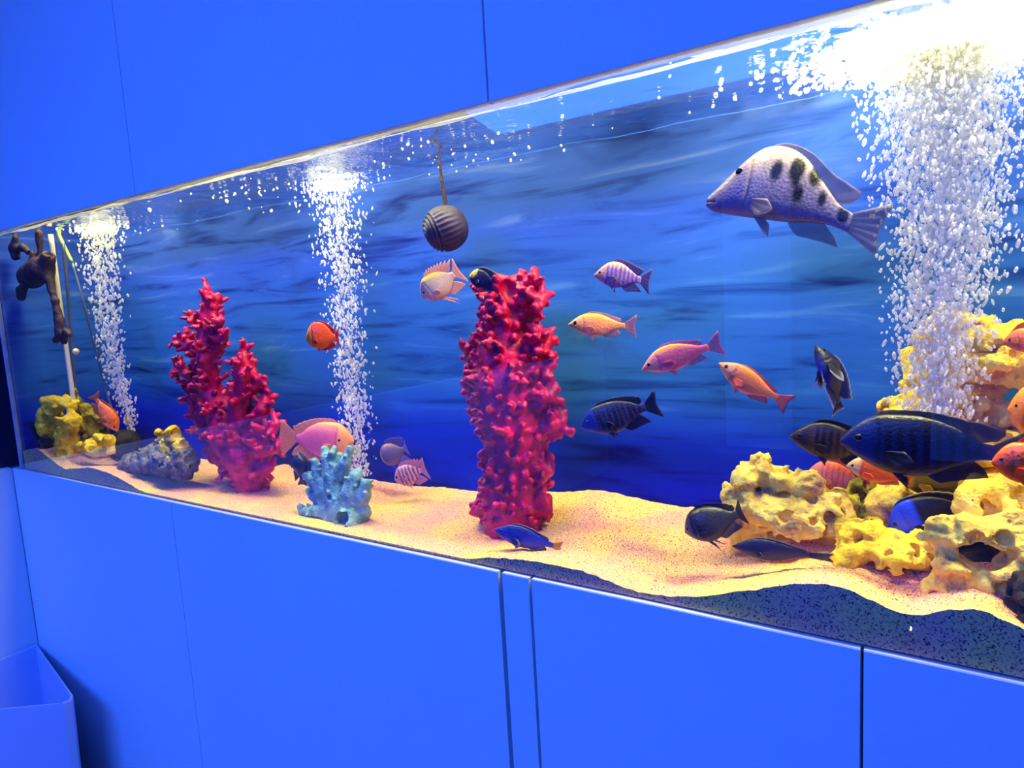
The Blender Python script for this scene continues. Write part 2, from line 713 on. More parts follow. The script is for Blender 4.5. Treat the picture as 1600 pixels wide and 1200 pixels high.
M_SKIN = attr_mat('fish_skin', 0.38)
M_FIN = attr_mat('fish_fin', 0.5, 0.18, 0)
M_FINCLEAR = attr_mat('sheer_fin', 0.5, 0.45, 0)
M_EYE = attr_mat('fish_eye', 0.08, 0, 0)

# ------------------------------------------------------------------ the room
WX = -2.668
CEIL = 2.9
S = 'structure'


def struct(o):
    o['kind'] = S
    return o


struct(box('floor', (-3.0, -4.5, -0.05), (2.6, 0.0, 0.0), M_FLOOR))
struct(box('ceiling', (-3.0, -4.5, CEIL), (2.6, 0.6, CEIL + 0.05), M_WALL))
struct(box('wall_opposite', (-3.0, -4.6, 0), (2.6, -4.5, CEIL), M_FAR))
struct(box('wall_right', (2.5, -4.5, 0), (2.6, 0.0, CEIL), M_FAR))
# left wall: pale panelling up to the ledge, dark glazing above it
struct(box('wall_left', (WX - 0.12, -4.5, 0), (WX, -0.001, Z_BOT - 0.002), M_WALL, bevel=0.004))
struct(box('wall_left_glazing', (WX - 0.10, -4.5, Z_BOT - 0.002), (WX - 0.035, 0.32, CEIL), M_DARK))
# dark door and pillars on the far side, seen only as faint reflections
for i, (x0, x1) in enumerate(((-2.2, -1.75), (-0.9, -0.45), (0.5, 0.9))):
    struct(box('door_%d' % (i + 1), (x0, -4.5, 0), (x1, -4.46, 2.2), M_SEAM))
for i, (x0, x1) in enumerate(((-1.6, -1.1), (-0.2, 0.3), (1.2, 2.2))):
    struct(box('trim_%d' % (i + 1), (x0, -4.5, 0.3), (x1, -4.47, 2.4), M_WALL))


def seam_x(u, v):
    return float(P(u, v, 0)[0])


# wall above the tank, in three flush panels
edges = [WX - 0.03, seam_x(214, 285), seam_x(767, 153), 2.5]
struct(box('wall_above_tank', (WX - 0.03, 0.012, Z_TOP + 0.02), (2.5, 0.022, CEIL), M_SEAM))
for i in range(3):
    g = 0.0016 if i else 0
    struct(box('wall_upper_%d' % (i + 1), (edges[i] + g, -0.008, Z_TOP), (edges[i + 1] - 0.0016, 0.011, CEIL), M_WALL, bevel=0.0015))
# box of the hood above the water and the wall behind the tank
struct(box('wall_back', (TANK_L - 0.05, 0.345, 0), (TANK_R + 0.2, 0.36, CEIL), M_SEAM))

# cabinet under the tank
cab = empty('tank_cabinet', (-0.7, 0.0, 0.0))
tag(cab, 'blue lit cabinet of flush plain doors carrying the long aquarium', 'cabinet')


def panel(name, x0, x1, y0, y1, z0, z1, cham, mat, parent):
    """A door slab with a chamfered top edge."""
    prof = [(y0, z0), (y0, z1 - cham), (y0 + cham * 0.8, z1), (y1, z1), (y1, z0)]
    V = [(x0, y, z) for y, z in prof] + [(x1, y, z) for y, z in prof]
    n = len(prof)
    F = [tuple(range(n - 1, -1, -1)), tuple(range(n, 2 * n))] + [(i, (i + 1) % n, n + (i + 1) % n, n + i) for i in range(n)]
    o = mesh(name, V, F, mat, None, smooth=False)
    o.parent = parent
    o.matrix_parent_inverse = Matrix.Translation(parent.location).inverted()
    return o


def adopt(o, parent):
    """Parent while keeping the world-space mesh in place."""
    o.parent = parent
    o.matrix_parent_inverse = Matrix.Translation(parent.location).inverted()
    return o


adopt(box('carcass', (WX, 0.016, 0.0), (TANK_R + 0.2, 0.34, Z_BOT - 0.03), M_SEAM), cab)
be = [WX + 0.002, seam_x(268, 785), seam_x(782, 893), seam_x(829, 904), seam_x(1347, 1015), TANK_R + 0.2]
for i in range(5):
    gl_, gr_ = [(0, .0012), (.0012, .0045), (.0045, .003), (.003, .002), (.002, 0)][i]
    panel('filler_panel' if i == 2 else 'door', be[i] + gl_, be[i + 1] - gr_, -0.0022, 0.015, 0.06, Z_BOT - 0.002, 0.0015, M_WALL, cab)
adopt(box('plinth', (WX + 0.002, 0.004, 0.0), (TANK_R + 0.2, 0.015, 0.055), M_SEAM), cab)

# ------------------------------------------------------------------ the aquarium
aq = empty('aquarium', (-0.95, 0.16, Z_BOT))
tag(aq, 'long built-in glass aquarium with a printed blue underwater backdrop', 'aquarium')
adopt(box('front_pane', (TANK_L - 0.012, 0.0, Z_BOT), (TANK_R, 0.008, Z_TOP + 0.02), M_GLASS), aq)
adopt(box('bottom_pane', (TANK_L, 0.009, Z_BOT - 0.012), (TANK_R, TANK_D + 0.01, Z_BOT), M_SEAM), aq)
adopt(box('backdrop', (TANK_L - 0.003, TANK_D + 0.005, Z_BOT), (TANK_R, TANK_D + 0.010, Z_TOP + 0.03), M_POSTER), aq)
adopt(box('end_backdrop', (TANK_L - 0.009, 0.012, Z_BOT), (TANK_L - 0.004, TANK_D + 0.005, Z_TOP + 0.03), M_POSTER), aq)
adopt(box('end_pane', (TANK_R + 0.001, 0.0, Z_BOT), (TANK_R + 0.010, TANK_D, Z_TOP + 0.35), M_SEAM), aq)
adopt(box('corner_bead', (TANK_L - 0.012, -0.003, Z_BOT), (TANK_L - 0.004, 0.010, Z_TOP), M_SILICONE, bevel=0.003), aq)
adopt(box('hood_roof', (TANK_L, 0.024, Z_TOP + 0.34), (TANK_R, TANK_D, Z_TOP + 0.35), M_WALL), aq)

# ------------------------------------------------------------------ sand
FRONT = [(30, 708), (45, 702), (58, 701), (79, 717), (100, 733), (142, 730), (175, 741), (221, 767), (262, 782), (300, 789), (500, 833), (700, 872), (740, 873), (753, 871), (802, 873), (835, 878), (885, 885), (940, 903), (984, 922), (1039, 932), (1105, 931), (1187, 920), (1248, 911), (1303, 913), (1352, 933), (1402, 957), (1429, 963), (1457, 958), (1506, 950), (1545, 955), (1600, 985)]
BACK = [(160, 680), (250, 712), (330, 738), (420, 738), (445, 724), (468, 735), (580, 750), (640, 760), (692, 762), (738, 768), (850, 769), (893, 769), (930, 766), (953, 769), (1014, 784), (1057, 792), (1088, 794), (1200, 800), (1600, 800)]
fx = np.array([P(u, v, 0.0084) for u, v in FRONT])
bx = np.array([P(u, v, TANK_D) for u, v in BACK])


def smooth_arr(a, k):
    ker = np.hanning(k + 2)[1:-1]
    ker /= ker.sum()
    return np.convolve(np.pad(a, k // 2, 'edge'), ker, 'same')[k // 2:len(a) + k // 2]


SX = np.linspace(TANK_L, TANK_R - 0.002, 720)
ZF = smooth_arr(np.interp(SX, fx[:, 0], fx[:, 2]), 13)
ZBK = smooth_arr(np.interp(SX, bx[:, 0], bx[:, 2]), 13)
SY = np.linspace(0.0084, TANK_D + 0.004, 90)
T = (SY - SY[0]) / (SY[-1] - SY[0])
W = T * T * (3 - 2 * T)
XX, YY = np.meshgrid(SX, SY, indexing='ij')
ZZ = ZF[:, None] * (1 - W) + ZBK[:, None] * W
pp = np.stack([XX * 9, YY * 9, XX * 0], -1)
mid = np.sin(T * math.pi)[None, :]
ZZ = ZZ + 0.010 * mid * fbm(pp, 3, 2) + 0.0015 * fbm(pp * 9, 5, 2)
ZZ = np.maximum(ZZ, Z_BOT + 0.004)


def sand_z(x, y):
    i = np.clip((x - SX[0]) / (SX[1] - SX[0]), 0, len(SX) - 1.001)
    j = np.clip((y - SY[0]) / (SY[1] - SY[0]), 0, len(SY) - 1.001)
    return float(ZZ[int(i), int(j)])


nx, ny = ZZ.shape
V = np.stack([XX, YY, ZZ], -1).reshape(-1, 3).tolist()
F = [(i * ny + j, (i + 1) * ny + j, (i + 1) * ny + j + 1, i * ny + j + 1) for i in range(nx - 1) for j in range(ny - 1)]
base = len(V)
for i in range(nx):
    V.append((SX[i], SY[0], Z_BOT + 0.0005))
    V.append((SX[i], SY[0], ZZ[i, 0]))
for i in range(nx - 1):
    F.append((base + 2 * i, base + 2 * i + 2, base + 2 * i + 3, base + 2 * i + 1))
sand = mesh('sand', V, F, M_SAND)
tag(sand, 'rippled golden sand heaped over the aquarium floor', 'sand', kind='stuff')

# ------------------------------------------------------------------ water surface
wx = np.linspace(TANK_L, TANK_R, 500)
wy = np.linspace(0.0095, TANK_D + 0.004, 60)
WXX, WYY = np.meshgrid(wx, wy, indexing='ij')
WZ = Z_TOP - 0.006 + 0.0035 * fbm(np.stack([WXX * 9, WYY * 12, WXX * 0], -1), 21, 3)
churn = np.exp(-(((WXX - 0.0) / 0.22) ** 2 + ((WYY - 0.16) / 0.14) ** 2))
WZ += churn * 0.008 * fbm(np.stack([WXX * 40, WYY * 40, WXX * 0], -1), 31, 2)
V = np.stack([WXX, WYY, WZ], -1).reshape(-1, 3)
n1, n2 = WXX.shape
F = [(i * n2 + j, (i + 1) * n2 + j, (i + 1) * n2 + j + 1, i * n2 + j + 1) for i in range(n1 - 1) for j in range(n2 - 1)]
ws = mesh('water_surface', V, F, M_WATER)
tag(ws, 'rippling water surface along the top of the aquarium', 'water', kind='stuff')
# bright meniscus creeping up the glass along the waterline
mx_ = np.linspace(TANK_L, TANK_R, 400)
mz = Z_TOP - 0.0065 + 0.0022 * fbm(np.stack([mx_ * 7, mx_ * 0, mx_ * 0], -1), 41, 3)
mr_ = 0.0024 + 0.0014 * fbm(np.stack([mx_ * 11, mx_ * 0 + 5, mx_ * 0], -1), 43, 3)
V, F = tube_geo(np.stack([mx_, mx_ * 0 + 0.0125, mz], -1), np.clip(mr_, 0.0008, 1), 8)
M_MENISCUS = bubble_mat('meniscus', 0.75, 0.15)
men = mesh('waterline', V, F, M_MENISCUS)
tag(men, 'bright wavy waterline against the front glass', 'water', kind='stuff')

# ------------------------------------------------------------------ bubbles
bm = bmesh.new()
bmesh.ops.create_icosphere(bm, subdivisions=1, radius=1.0)
ICO_V = np.array([v.co[:] for v in bm.verts])
ICO_F = np.array([[v.index for v in f.verts] for f in bm.faces])
bm.free()


def bubbles(name, centres, radii, label, mat=M_BUBBLE, stretch=2.4):
    c = np.asarray(centres)
    r = np.asarray(radii)
    k = RNG.uniform(1.0, stretch, len(r))
    tilt = RNG.normal(0, 0.25, (len(r), 2))
    loc = ICO_V[None] * np.stack([r, r, r * k], -1)[:, None, :]
    loc[..., 0] += loc[..., 2] * tilt[:, :1]
    loc[..., 1] += loc[..., 2] * tilt[:, 1:]
    V = (loc + c[:, None, :]).reshape(-1, 3)
    F = (ICO_F[None] + (np.arange(len(r)) * len(ICO_V))[:, None, None]).reshape(-1, 3)
    me = bpy.data.meshes.new(name)
    me.vertices.add(len(V))
    me.vertices.foreach_set('co', V.ravel())
    me.loops.add(F.size)
    me.loops.foreach_set('vertex_index', F.ravel().astype(np.int32))
    me.polygons.add(len(F))
    me.polygons.foreach_set('loop_start', np.arange(0, F.size, 3, dtype=np.int32))
    me.polygons.foreach_set('loop_total', np.full(len(F), 3, np.int32))
    me.update(calc_edges=True)
    me.polygons.foreach_set('use_smooth', np.ones(len(F), bool))
    me.materials.append(mat)
    o = link(bpy.data.objects.new(name, me))
    return tag(o, label, 'bubbles', 'bubbles rising in the aquarium', 'stuff')


def column(path, y, n, rpx, label, power=1.0, ydep=0.6):
    """path: (u, v, half width px) from top to bottom."""
    a = np.array(path, float)
    t = RNG.uniform(0, 1, n) ** power
    v = a[0, 1] + t * (a[-1, 1] - a[0, 1])
    u = np.interp(v, a[:, 1], a[:, 0])
    w = np.interp(v, a[:, 1], a[:, 2])
    du = np.clip(RNG.normal(0, 0.5, n), -1.35, 1.35)
    dy = np.clip(RNG.normal(0, 0.45, n), -1, 1)
    C, R_ = [], []
    for i in range(n):
        p = P(u[i], v[i], y)
        s = pxm(p)
        C.append((p[0] + du[i] * w[i] / s, min(max(y + dy[i] * w[i] / s * ydep, 0.022), TANK_D - 0.005), min(p[2], Z_TOP - 0.012)))
        R_.append(abs(RNG.normal(rpx, rpx * 0.4)) / s + 0.4 / s)
    return bubbles('air_bubbles', C, R_, label)


column([(152, 338, 44), (158, 400, 40), (165, 470, 34), (180, 580, 26), (198, 640, 16), (206, 676, 9)], 0.17, 1500, 1.1, 'bubble column rising at the left end beside the cream pipe', 1.25)
column([(518, 256, 62), (522, 320, 54), (536, 420, 40), (545, 560, 34), (556, 700, 30), (562, 742, 26)], 0.24, 2300, 1.1, 'bubble column rising behind the teal coral', 1.15)
column([(1490, 40, 110), (1482, 150, 98), (1480, 230, 92), (1484, 300, 82), (1478, 400, 70), (1468, 480, 60), (1464, 560, 52), (1464, 670, 48)], 0.17, 14000, 1.75, 'broad white bubble column rising over the yellow rocks', 2.3)
# foam spreading under the surface over the big column
C, R_ = [], []
for i in range(4200):
    a = RNG.uniform(0, 2 * math.pi)
    q = 0.28 + abs(RNG.normal(0, 0.42))
    x = 0.0 + math.cos(a) * q * 0.20
    y = 0.19 + math.sin(a) * q * 0.14
    if not 0.016 < y < 0.31:
        continue
    C.append((x, y, Z_TOP - 0.010 - abs(RNG.normal(0, 0.014)) * math.exp(-q)))
    R_.append(abs(RNG.normal(0.0022, 0.0012)) + 0.0006)
bubbles('air_bubbles', C, R_, 'white foam patch spreading under the water surface at upper right', M_FOAM, stretch=1.1)
# stray bubbles drifting under the surface
C, R_ = [], []
for i in range(420):
    x = RNG.uniform(-2.4, -0.1)
    w_ = min(abs(x + 2.25), abs(x + 1.38), abs(x + 0.82) * 1.4)
    if RNG.uniform() > math.exp(-w_ / 0.18):
        continue
    C.append((x, RNG.uniform(0.02, 0.3), Z_TOP - 0.014 - abs(RNG.normal(0, 0.012))))
    R_.append(abs(RNG.normal(0.0018, 0.001)) + 0.0006)
bubbles('air_bubbles', C, R_, 'scattered bubbles drifting just under the water surface', stretch=1.2)


#@@OBJECTS@@
# ------------------------------------------------------------------ rocks
def rock(name, label, mat, blobs, pits=0, h=0.0035, amp=0.006, freq=38, seed=1, cuts=(), pit_r=(0.004, 0.012), k=0.008, cat='rock', yw=1.0, group=None, lobes=0, lobe_r=(0.008, 0.016)):
    """blobs: (u, v, y, ru, rv[, ry]) in photo pixels; depth y in metres."""
    C, R_ = [], []
    for b in blobs:
        p = P(b[0], b[1], b[2])
        s = pxm(p)
        C.append(p)
        R_.append((b[3] / s, (b[5] if len(b) > 5 else (b[3] + b[4]) / 2 * yw) / s, b[4] / s))
    C, R_ = np.array(C), np.array(R_)
    lo, hi = (C - R_).min(0) - 0.02, (C + R_).max(0) + 0.02
    f = Field(lo, hi, h)
    for c, r in zip(C, R_):
        f.ellipsoid(c, r, k)
    rg = np.random.default_rng(seed)
    for i in range(lobes):
        b = rg.integers(len(C))
        d = rg.normal(size=3)
        d[1] -= 0.5
        d[2] += 0.2
        d /= np.linalg.norm(d)
        f.ellipsoid(C[b] + d * R_[b] * rg.uniform(0.8, 1.0), rg.uniform(*lobe_r) * rg.uniform(0.7, 1.2, 3), 0.003)
    f.noise(amp, freq, seed, 3)
    f.noise(amp * 0.35, freq * 4, seed + 5, 2)
    for i in range(pits):
        b = rg.integers(len(C))
        d = rg.normal(size=3)
        d[1] -= 0.7
        d /= np.linalg.norm(d)
        f.cut(C[b] + d * R_[b] * rg.uniform(0.92, 1.08), rg.uniform(*pit_r), 0.004)
    for c in cuts:
        p = P(c[0], c[1], c[2])
        s = pxm(p)
        f.cut(p, (c[3] / s, (c[5] if len(c) > 5 else c[3]) / s, c[4] / s), 0.006)
    # keep it inside the tank
    g0 = int(np.ceil((0.014 - f.o[1]) / h))
    if g0 > 0:
        f.f[:, :g0] = 0.01
    gx = int(np.ceil((TANK_L + 0.003 - f.o[0]) / h))
    if gx > 0:
        f.f[:gx] = 0.01
    g1 = int(np.floor((TANK_D - f.o[1]) / h))
    if g1 < f.f.shape[1]:
        f.f[:, g1:] = 0.01
    o = f.build(name, mat)
    return tag(o, label, cat, group)


# far left group
rock('rock', 'tall pale yellow rock with a hole, standing in the left tank corner', M_ROCKY, [(84, 634, .06, 16, 16), (78, 660, .06, 12, 28), (106, 634, .06, 13, 14), (112, 656, .06, 13, 16), (106, 690, .06, 11, 24), (104, 706, .06, 18, 12), (92, 700, .08, 14, 14)], 12, 0.0042, 0.006, 40, 11, cuts=[(94, 643, .028, 9, 10), (94, 643, .036, 9, 10), (94, 643, .044, 9, 10), (94, 643, .052, 9, 9), (94, 643, .058, 8, 8), (94, 643, .064, 7, 7), (97, 684, .05, 7, 8)], pit_r=(0.008, 0.016), lobes=22, lobe_r=(0.010, 0.020), k=0.006)
rock('rock', 'mottled olive rock behind the tall yellow rock in the left corner', M_OLIVE, [(116, 630, .10, 14, 14), (144, 656, .13, 20, 22), (128, 680, .12, 22, 26), (152, 690, .14, 16, 24)], 22, 0.0042, 0.008, 40, 12, pit_r=(0.008, 0.018), lobes=24, lobe_r=(0.010, 0.022))
rock('rock', 'small bright yellow craggy rock between the olive rock and the orange fish', M_ROCKY, [(144, 694, .08, 15, 9), (163, 688, .08, 11, 9), (136, 700, .08, 10, 10), (170, 692, .08, 6, 12), (155, 706, .08, 18, 8)], 10, 0.0035, 0.006, 55, 13, lobes=16, pit_r=(0.006, 0.012))
rock('rock', 'thin black jagged rock leaning at the far left tank end', M_BLACKROCK, [(53, 664, .03, 5, 8), (60, 678, .03, 8, 12), (68, 694, .03, 10, 14)], 5, 0.0035, 0.008, 50, 14)
rock('rock', 'low rounded black rock under the left bubble column', M_BLACKROCK, [(196, 690, .15, 22, 20), (196, 706, .15, 26, 16)], 0, 0.005, 0.003, 20, 15)
rock('rock', 'violet grey craggy rock with a yellow peak left of the branching coral', M_GREY, [(235, 722, .09, 34, 20), (212, 728, .09, 24, 20), (262, 720, .09, 26, 24), (285, 725, .09, 22, 24), (245, 705, .10, 16, 12), (228, 708, .1, 14, 10)], 40, 0.0038, 0.010, 50, 16, lobes=40, pit_r=(0.006, 0.014))
rock('rock', 'pointed yellow rock tip standing on the violet grey rock', M_ROCKY, [(271, 674, .10, 6, 12), (272, 688, .10, 12, 14), (262, 700, .09, 12, 12), (283, 702, .10, 12, 16), (247, 683, .10, 7, 5), (272, 716, .085, 12, 10)], 14, 0.0035, 0.006, 50, 17, lobes=14, pit_r=(0.006, 0.012))

# right hand rockwork
rock('rock', 'big lumpy pale yellow rock at the left edge of the right rock pile', M_ROCK,
     [(1178, 745, .17, 32, 24), (1160, 778, .16, 28, 26), (1215, 752, .18, 36, 26), (1252, 768, .18, 42, 30), (1290, 800, .17, 26, 30), (1210, 795, .15, 50, 26), (1255, 812, .15, 44, 28), (1296, 812, .16, 24, 22), (1172, 808, .15, 26, 22), (1180, 835, .18, 30, 26), (1240, 850, .22, 70, 34), (1300, 848, .2, 34, 30)],
     60, 0.0033, 0.007, 40, 21, pit_r=(0.004, 0.011), lobes=90, lobe_r=(0.01, 0.02))
rock('rock', 'yellow craggy slab lying on the sand in the middle of the rock pile', M_ROCKY,
     [(1345, 833, .13, 32, 18), (1395, 845, .13, 46, 18), (1370, 860, .12, 50, 18), (1335, 870, .11, 26, 14), (1425, 860, .13, 26, 20), (1405, 875, .11, 44, 12)], 34, 0.003, 0.006, 48, 22, pit_r=(0.003, 0.008), lobes=60)
rock('rock', 'pinkish pale rock standing behind the yellow slab', M_ROCK, [(1400, 790, .22, 44, 34), (1440, 780, .23, 44, 30), (1380, 820, .22, 26, 30), (1430, 830, .22, 50, 34), (1400, 765, .23, 24, 14)], 16, 0.004, 0.008, 34, 23, lobes=24)
rock('rock', 'dark mottled rock lump between the big lumpy rock and the yellow slab', M_OLIVE, [(1335, 775, .24, 24, 22), (1342, 805, .22, 24, 26), (1348, 830, .22, 26, 24), (1362, 765, .25, 16, 12)], 20, 0.0035, 0.009, 45, 24, lobes=30)
rock('rock', 'large holed pale rock at the lower right nearest the glass', M_ROCK,
     [(1475, 838, .09, 30, 24), (1520, 832, .09, 44, 24), (1570, 840, .10, 44, 30), (1610, 850, .10, 44, 36), (1490, 875, .09, 22, 26), (1486, 915, .08, 32, 26), (1540, 858, .10, 40, 18), (1580, 880, .09, 22, 18), (1545, 918, .10, 46, 22), (1600, 900, .12, 40, 40), (1572, 893, .08, 18, 10)],
     46, 0.003, 0.006, 42, 25, cuts=[(1537, 884, .05, 34, 19, 150)], pit_r=(0.004, 0.010), lobes=80, lobe_r=(0.007, 0.016))
rock('rock', 'added black lump standing in for deep shade behind the holed pale rock', M_BLACKROCK, [(1540, 885, .185, 58, 44, 50), (1545, 915, .17, 54, 26, 60)], 4, 0.004, 0.004, 34, 35)  # added lump, its black colour stands in for deep shade inside the hole
rock('rock', 'pale yellow slab on top of the holed rock at the right edge', M_ROCK, [(1560, 778, .15, 52, 22), (1530, 795, .15, 36, 22), (1600, 780, .16, 46, 30), (1570, 803, .16, 60, 22), (1560, 752, .2, 40, 14)], 24, 0.0035, 0.007, 36, 26, lobes=26)
rock('rock', 'dark purple rock at the bottom right corner of the tank', M_BLACKROCK, [(1612, 935, .05, 40, 36), (1640, 960, .05, 40, 40), (1590, 925, .05, 16, 12)], 10, 0.004, 0.006, 34, 27)
rock('rock', 'grey stone half buried in sand beside the holed rock', M_GREY, [(1447, 868, .14, 24, 22), (1440, 885, .13, 26, 14)], 6, 0.0035, 0.005, 34, 28, lobes=6)
rock('rock', 'tall yellow rock tower inside the broad bubble column', M_ROCKY,
     [(1480, 520, .25, 44, 36), (1512, 530, .25, 34, 30), (1450, 560, .25, 34, 26), (1440, 590, .25, 30, 30), (1490, 570, .25, 40, 40), (1470, 620, .25, 50, 40), (1480, 660, .25, 52, 40), (1430, 650, .25, 36, 22), (1470, 720, .25, 60, 50), (1500, 780, .26, 70, 50), (1480, 820, .27, 70, 40)],
     46, 0.004, 0.009, 34, 29, pit_r=(0.005, 0.013), lobes=50, lobe_r=(0.01, 0.022))
rock('rock', 'small pale yellow rock knob left of the tall yellow tower', M_ROCK, [(1390, 640, .24, 18, 14), (1402, 648, .24, 18, 16), (1410, 672, .25, 26, 20), (1425, 700, .25, 30, 30)], 8, 0.0035, 0.006, 45, 30, lobes=14)
rock('rock', 'upper yellow rock ledge jutting out at the right edge', M_ROCKY, [(1550, 528, .22, 44, 18), (1590, 530, .22, 40, 22), (1535, 545, .23, 26, 20), (1640, 535, .22, 40, 30)], 22, 0.0035, 0.007, 42, 31, lobes=30)
rock('rock', 'lower ribbed yellow rock ledge under the upper ledge at right', M_ROCKY, [(1555, 562, .20, 46, 14), (1600, 560, .20, 40, 18), (1545, 585, .22, 40, 16), (1595, 590, .22, 50, 18), (1530, 612, .25, 20, 20), (1640, 600, .22, 36, 60), (1630, 660, .23, 36, 60)], 26, 0.0035, 0.007, 46, 32, lobes=40)
rock('rock', 'brown rock block under the ledges with a yellow lower edge', M_ROCK, [(1560, 645, .24, 44, 20), (1590, 655, .24, 30, 26)], 8, 0.004, 0.006, 34, 33, lobes=10)
rock('rock', 'olive yellow boulder behind the tail of the large dark blue fish', M_ROCKY, [(1540, 682, .20, 40, 16), (1510, 695, .20, 24, 14), (1575, 690, .20, 30, 20), (1550, 715, .22, 60, 26), (1590, 745, .24, 60, 30)], 18, 0.0035, 0.007, 40, 34)

# ------------------------------------------------------------------ corals
def coral(name, label, mat, limbs, base_y, h, nub_r, nub_len, n_nub, seed, col=None, amp=0.0015, k=0.006, openings=(), up=0.35, cat='coral'):
    """limbs: lists of (u, v, dy, radius px). col: optional (u, v, r px) rows of a thick column."""
    rg = np.random.default_rng(seed)
    caps, nubs = [], []
    for lb in limbs:
        pts = [P(u, v, base_y + dy) for u, v, dy, r in lb]
        rs = [r / pxm(p) for (u, v, dy, r), p in zip(lb, pts)]
        for i in range(len(pts) - 1):
            caps.append((pts[i], pts[i + 1], rs[i], rs[i + 1]))
    allp = np.array([c[0] for c in caps] + [c[1] for c in caps])
    rr = max(max(c[2], c[3]) for c in caps)
    f = Field(allp.min(0) - rr - 0.04, allp.max(0) + rr + 0.04, h)
    for c in caps:
        f.capsule(*c, k)
    seglen = np.array([np.linalg.norm(c[1] - c[0]) * (0.4 * max(c[2], .006) / 0.01 + 0.6) for c in caps])
    pick = rg.choice(len(caps), n_nub, p=seglen / seglen.sum())
    for i in pick:
        a, b, ra, rb = caps[i]
        t = rg.uniform(0, 1)
        ax = (b - a) / (np.linalg.norm(b - a) + 1e-9)
        d = rg.normal(size=3)
        d -= ax * (d @ ax) * 0.8
        d[2] += up
        d /= np.linalg.norm(d)
        r0 = ra + (rb - ra) * t
        p0 = a + (b - a) * t + d * r0 * 0.93
        ln = nub_len * rg.uniform(0.5, 1.3)
        d2 = d + np.array([0, 0, rg.uniform(0, 0.7)])
        d2 /= np.linalg.norm(d2)
        p1 = p0 + d * ln * 0.5 + d2 * ln * 0.5
        q = nub_r * rg.uniform(0.75, 1.25)
        f.capsule(p0, p1, q * 1.15, q * 0.8, k * 0.5)
        for _ in range(2):
            e = d2 + rg.normal(size=3) * 0.8
            e /= np.linalg.norm(e)
            f.capsule(p1 - d2 * ln * 0.3, p1 + e * ln * 0.35, q * 0.7, q * 0.6, k * 0.3)
    f.noise(amp, 90, seed, 2)
    for c in openings:
        p = P(c[0], c[1], c[2])
        s = pxm(p)
        f.cut(p, (c[3] / s, (c[5] if len(c) > 5 else c[3]) / s, c[4] / s), 0.003)
    g0 = int(np.ceil((0.014 - f.o[1]) / h))
    if g0 > 0:
        f.f[:, :g0] = 0.01
    o = f.build(name, mat)
    return tag(o, label, cat)


B_LIMBS = [
    [(394, 786, 0, 30), (392, 750, 0, 30), (385, 715, 0, 42), (365, 680, 0, 46), (345, 640, 0, 30)],
    [(345, 650, 0, 24), (330, 610, 0, 22), (322, 560, -.02, 17), (322, 510, -.01, 14), (324, 452, 0, 8)],
    [(330, 500, 0, 9), (342, 462, .02, 7)], [(318, 520, 0, 9), (298, 488, -.02, 6)], [(328, 530, 0, 9), (348, 500, -.02, 6)],
    [(320, 575, 0, 11), (296, 545, .0, 9), (274, 528, -.02, 6)], [(320, 600, 0, 11), (292, 585, -.03, 9), (275, 572, -.02, 6)],
    [(296, 548, 0, 8), (292, 522, .02, 6)], [(326, 560, 0, 10), (350, 530, 0, 7), (355, 515, -.01, 5)],
    [(320, 640, 0, 16), (302, 615, .02, 12), (298, 595, 0, 9)], [(330, 670, 0, 18), (308, 650, 0, 12), (300, 630, -.02, 8)],
    [(375, 680, 0, 26), (375, 630, -.01, 22), (382, 585, -.02, 16), (380, 540, 0, 8)],
    [(385, 620, 0, 14), (405, 595, 0, 9), (413, 590, 0, 6)], [(385, 590, 0, 9), (398, 565, .02, 6)], [(372, 590, 0, 9), (366, 565, -.02, 6)],
    [(390, 670, 0, 20), (410, 640, 0, 14), (416, 615, .02, 8)], [(395, 690, 0, 24), (425, 670, 0, 12), (432, 662, 0, 7)],
    [(390, 700, 0, 26), (425, 700, -.01, 13), (438, 690, 0, 7)], [(395, 730, 0, 24), (420, 730, 0, 12)], [(370, 700, 0, 26), (330, 680, 0, 14), (312, 668, .02, 9)],
    [(365, 715, 0, 24), (335, 715, 0, 12), (322, 705, 0, 8)], [(380, 735, 0, 24), (350, 735, -.02, 12)],
]
B_LIMBS = [[(u, v, d_, r * 0.78) for u, v, d_, r in lb] for lb in B_LIMBS]
coral('branching_coral', 'magenta branching coral with two pointed tops, in the left half', M_CORAL, B_LIMBS, 0.15, 0.0030, 0.0070, 0.017, 560, 51, k=0.005)

LIMB2 = [[(800, 838, 0, 44), (800, 790, 0, 46), (806, 745, 0, 48), (808, 712, 0, 46), (806, 705, 0, 40), (806, 695, 0, 50), (804, 650, 0, 56), (796, 600, 0, 56), (794, 560, 0, 50), (794, 542, 0, 40), (794, 528, 0, 38), (794, 500, 0, 36), (796, 470, 0, 30), (790, 456, 0, 24)],
         [(780, 480, 0, 18), (765, 458, -.01, 12), (760, 446, -.01, 9)], [(790, 480, -.02, 16), (790, 455, -.02, 14), (790, 440, -.02, 10)], [(815, 485, 0, 16), (832, 462, 0, 11), (834, 440, 0, 7)],
         [(830, 470, 0, 9), (848, 464, -.01, 7)], [(812, 470, .02, 12), (815, 450, .02, 9)],
         [(825, 570, 0, 20), (845, 545, 0, 14), (848, 524, 0, 8)], [(840, 575, 0, 14), (860, 572, 0, 9)], [(770, 580, 0, 20), (742, 560, -.01, 14), (730, 545, -.01, 8)],
         [(760, 610, 0, 18), (732, 600, 0, 10)], [(840, 670, 0, 20), (866, 664, 0, 12), (878, 660, 0, 8)], [(770, 640, 0, 18), (745, 635, 0, 10)], [(840, 620, 0, 18), (858, 620, -.02, 10)],
         [(765, 800, 0, 14), (750, 798, 0, 9)], [(838, 790, 0, 16), (856, 795, 0, 9)], [(840, 740, 0, 14), (858, 738, 0, 8)]]
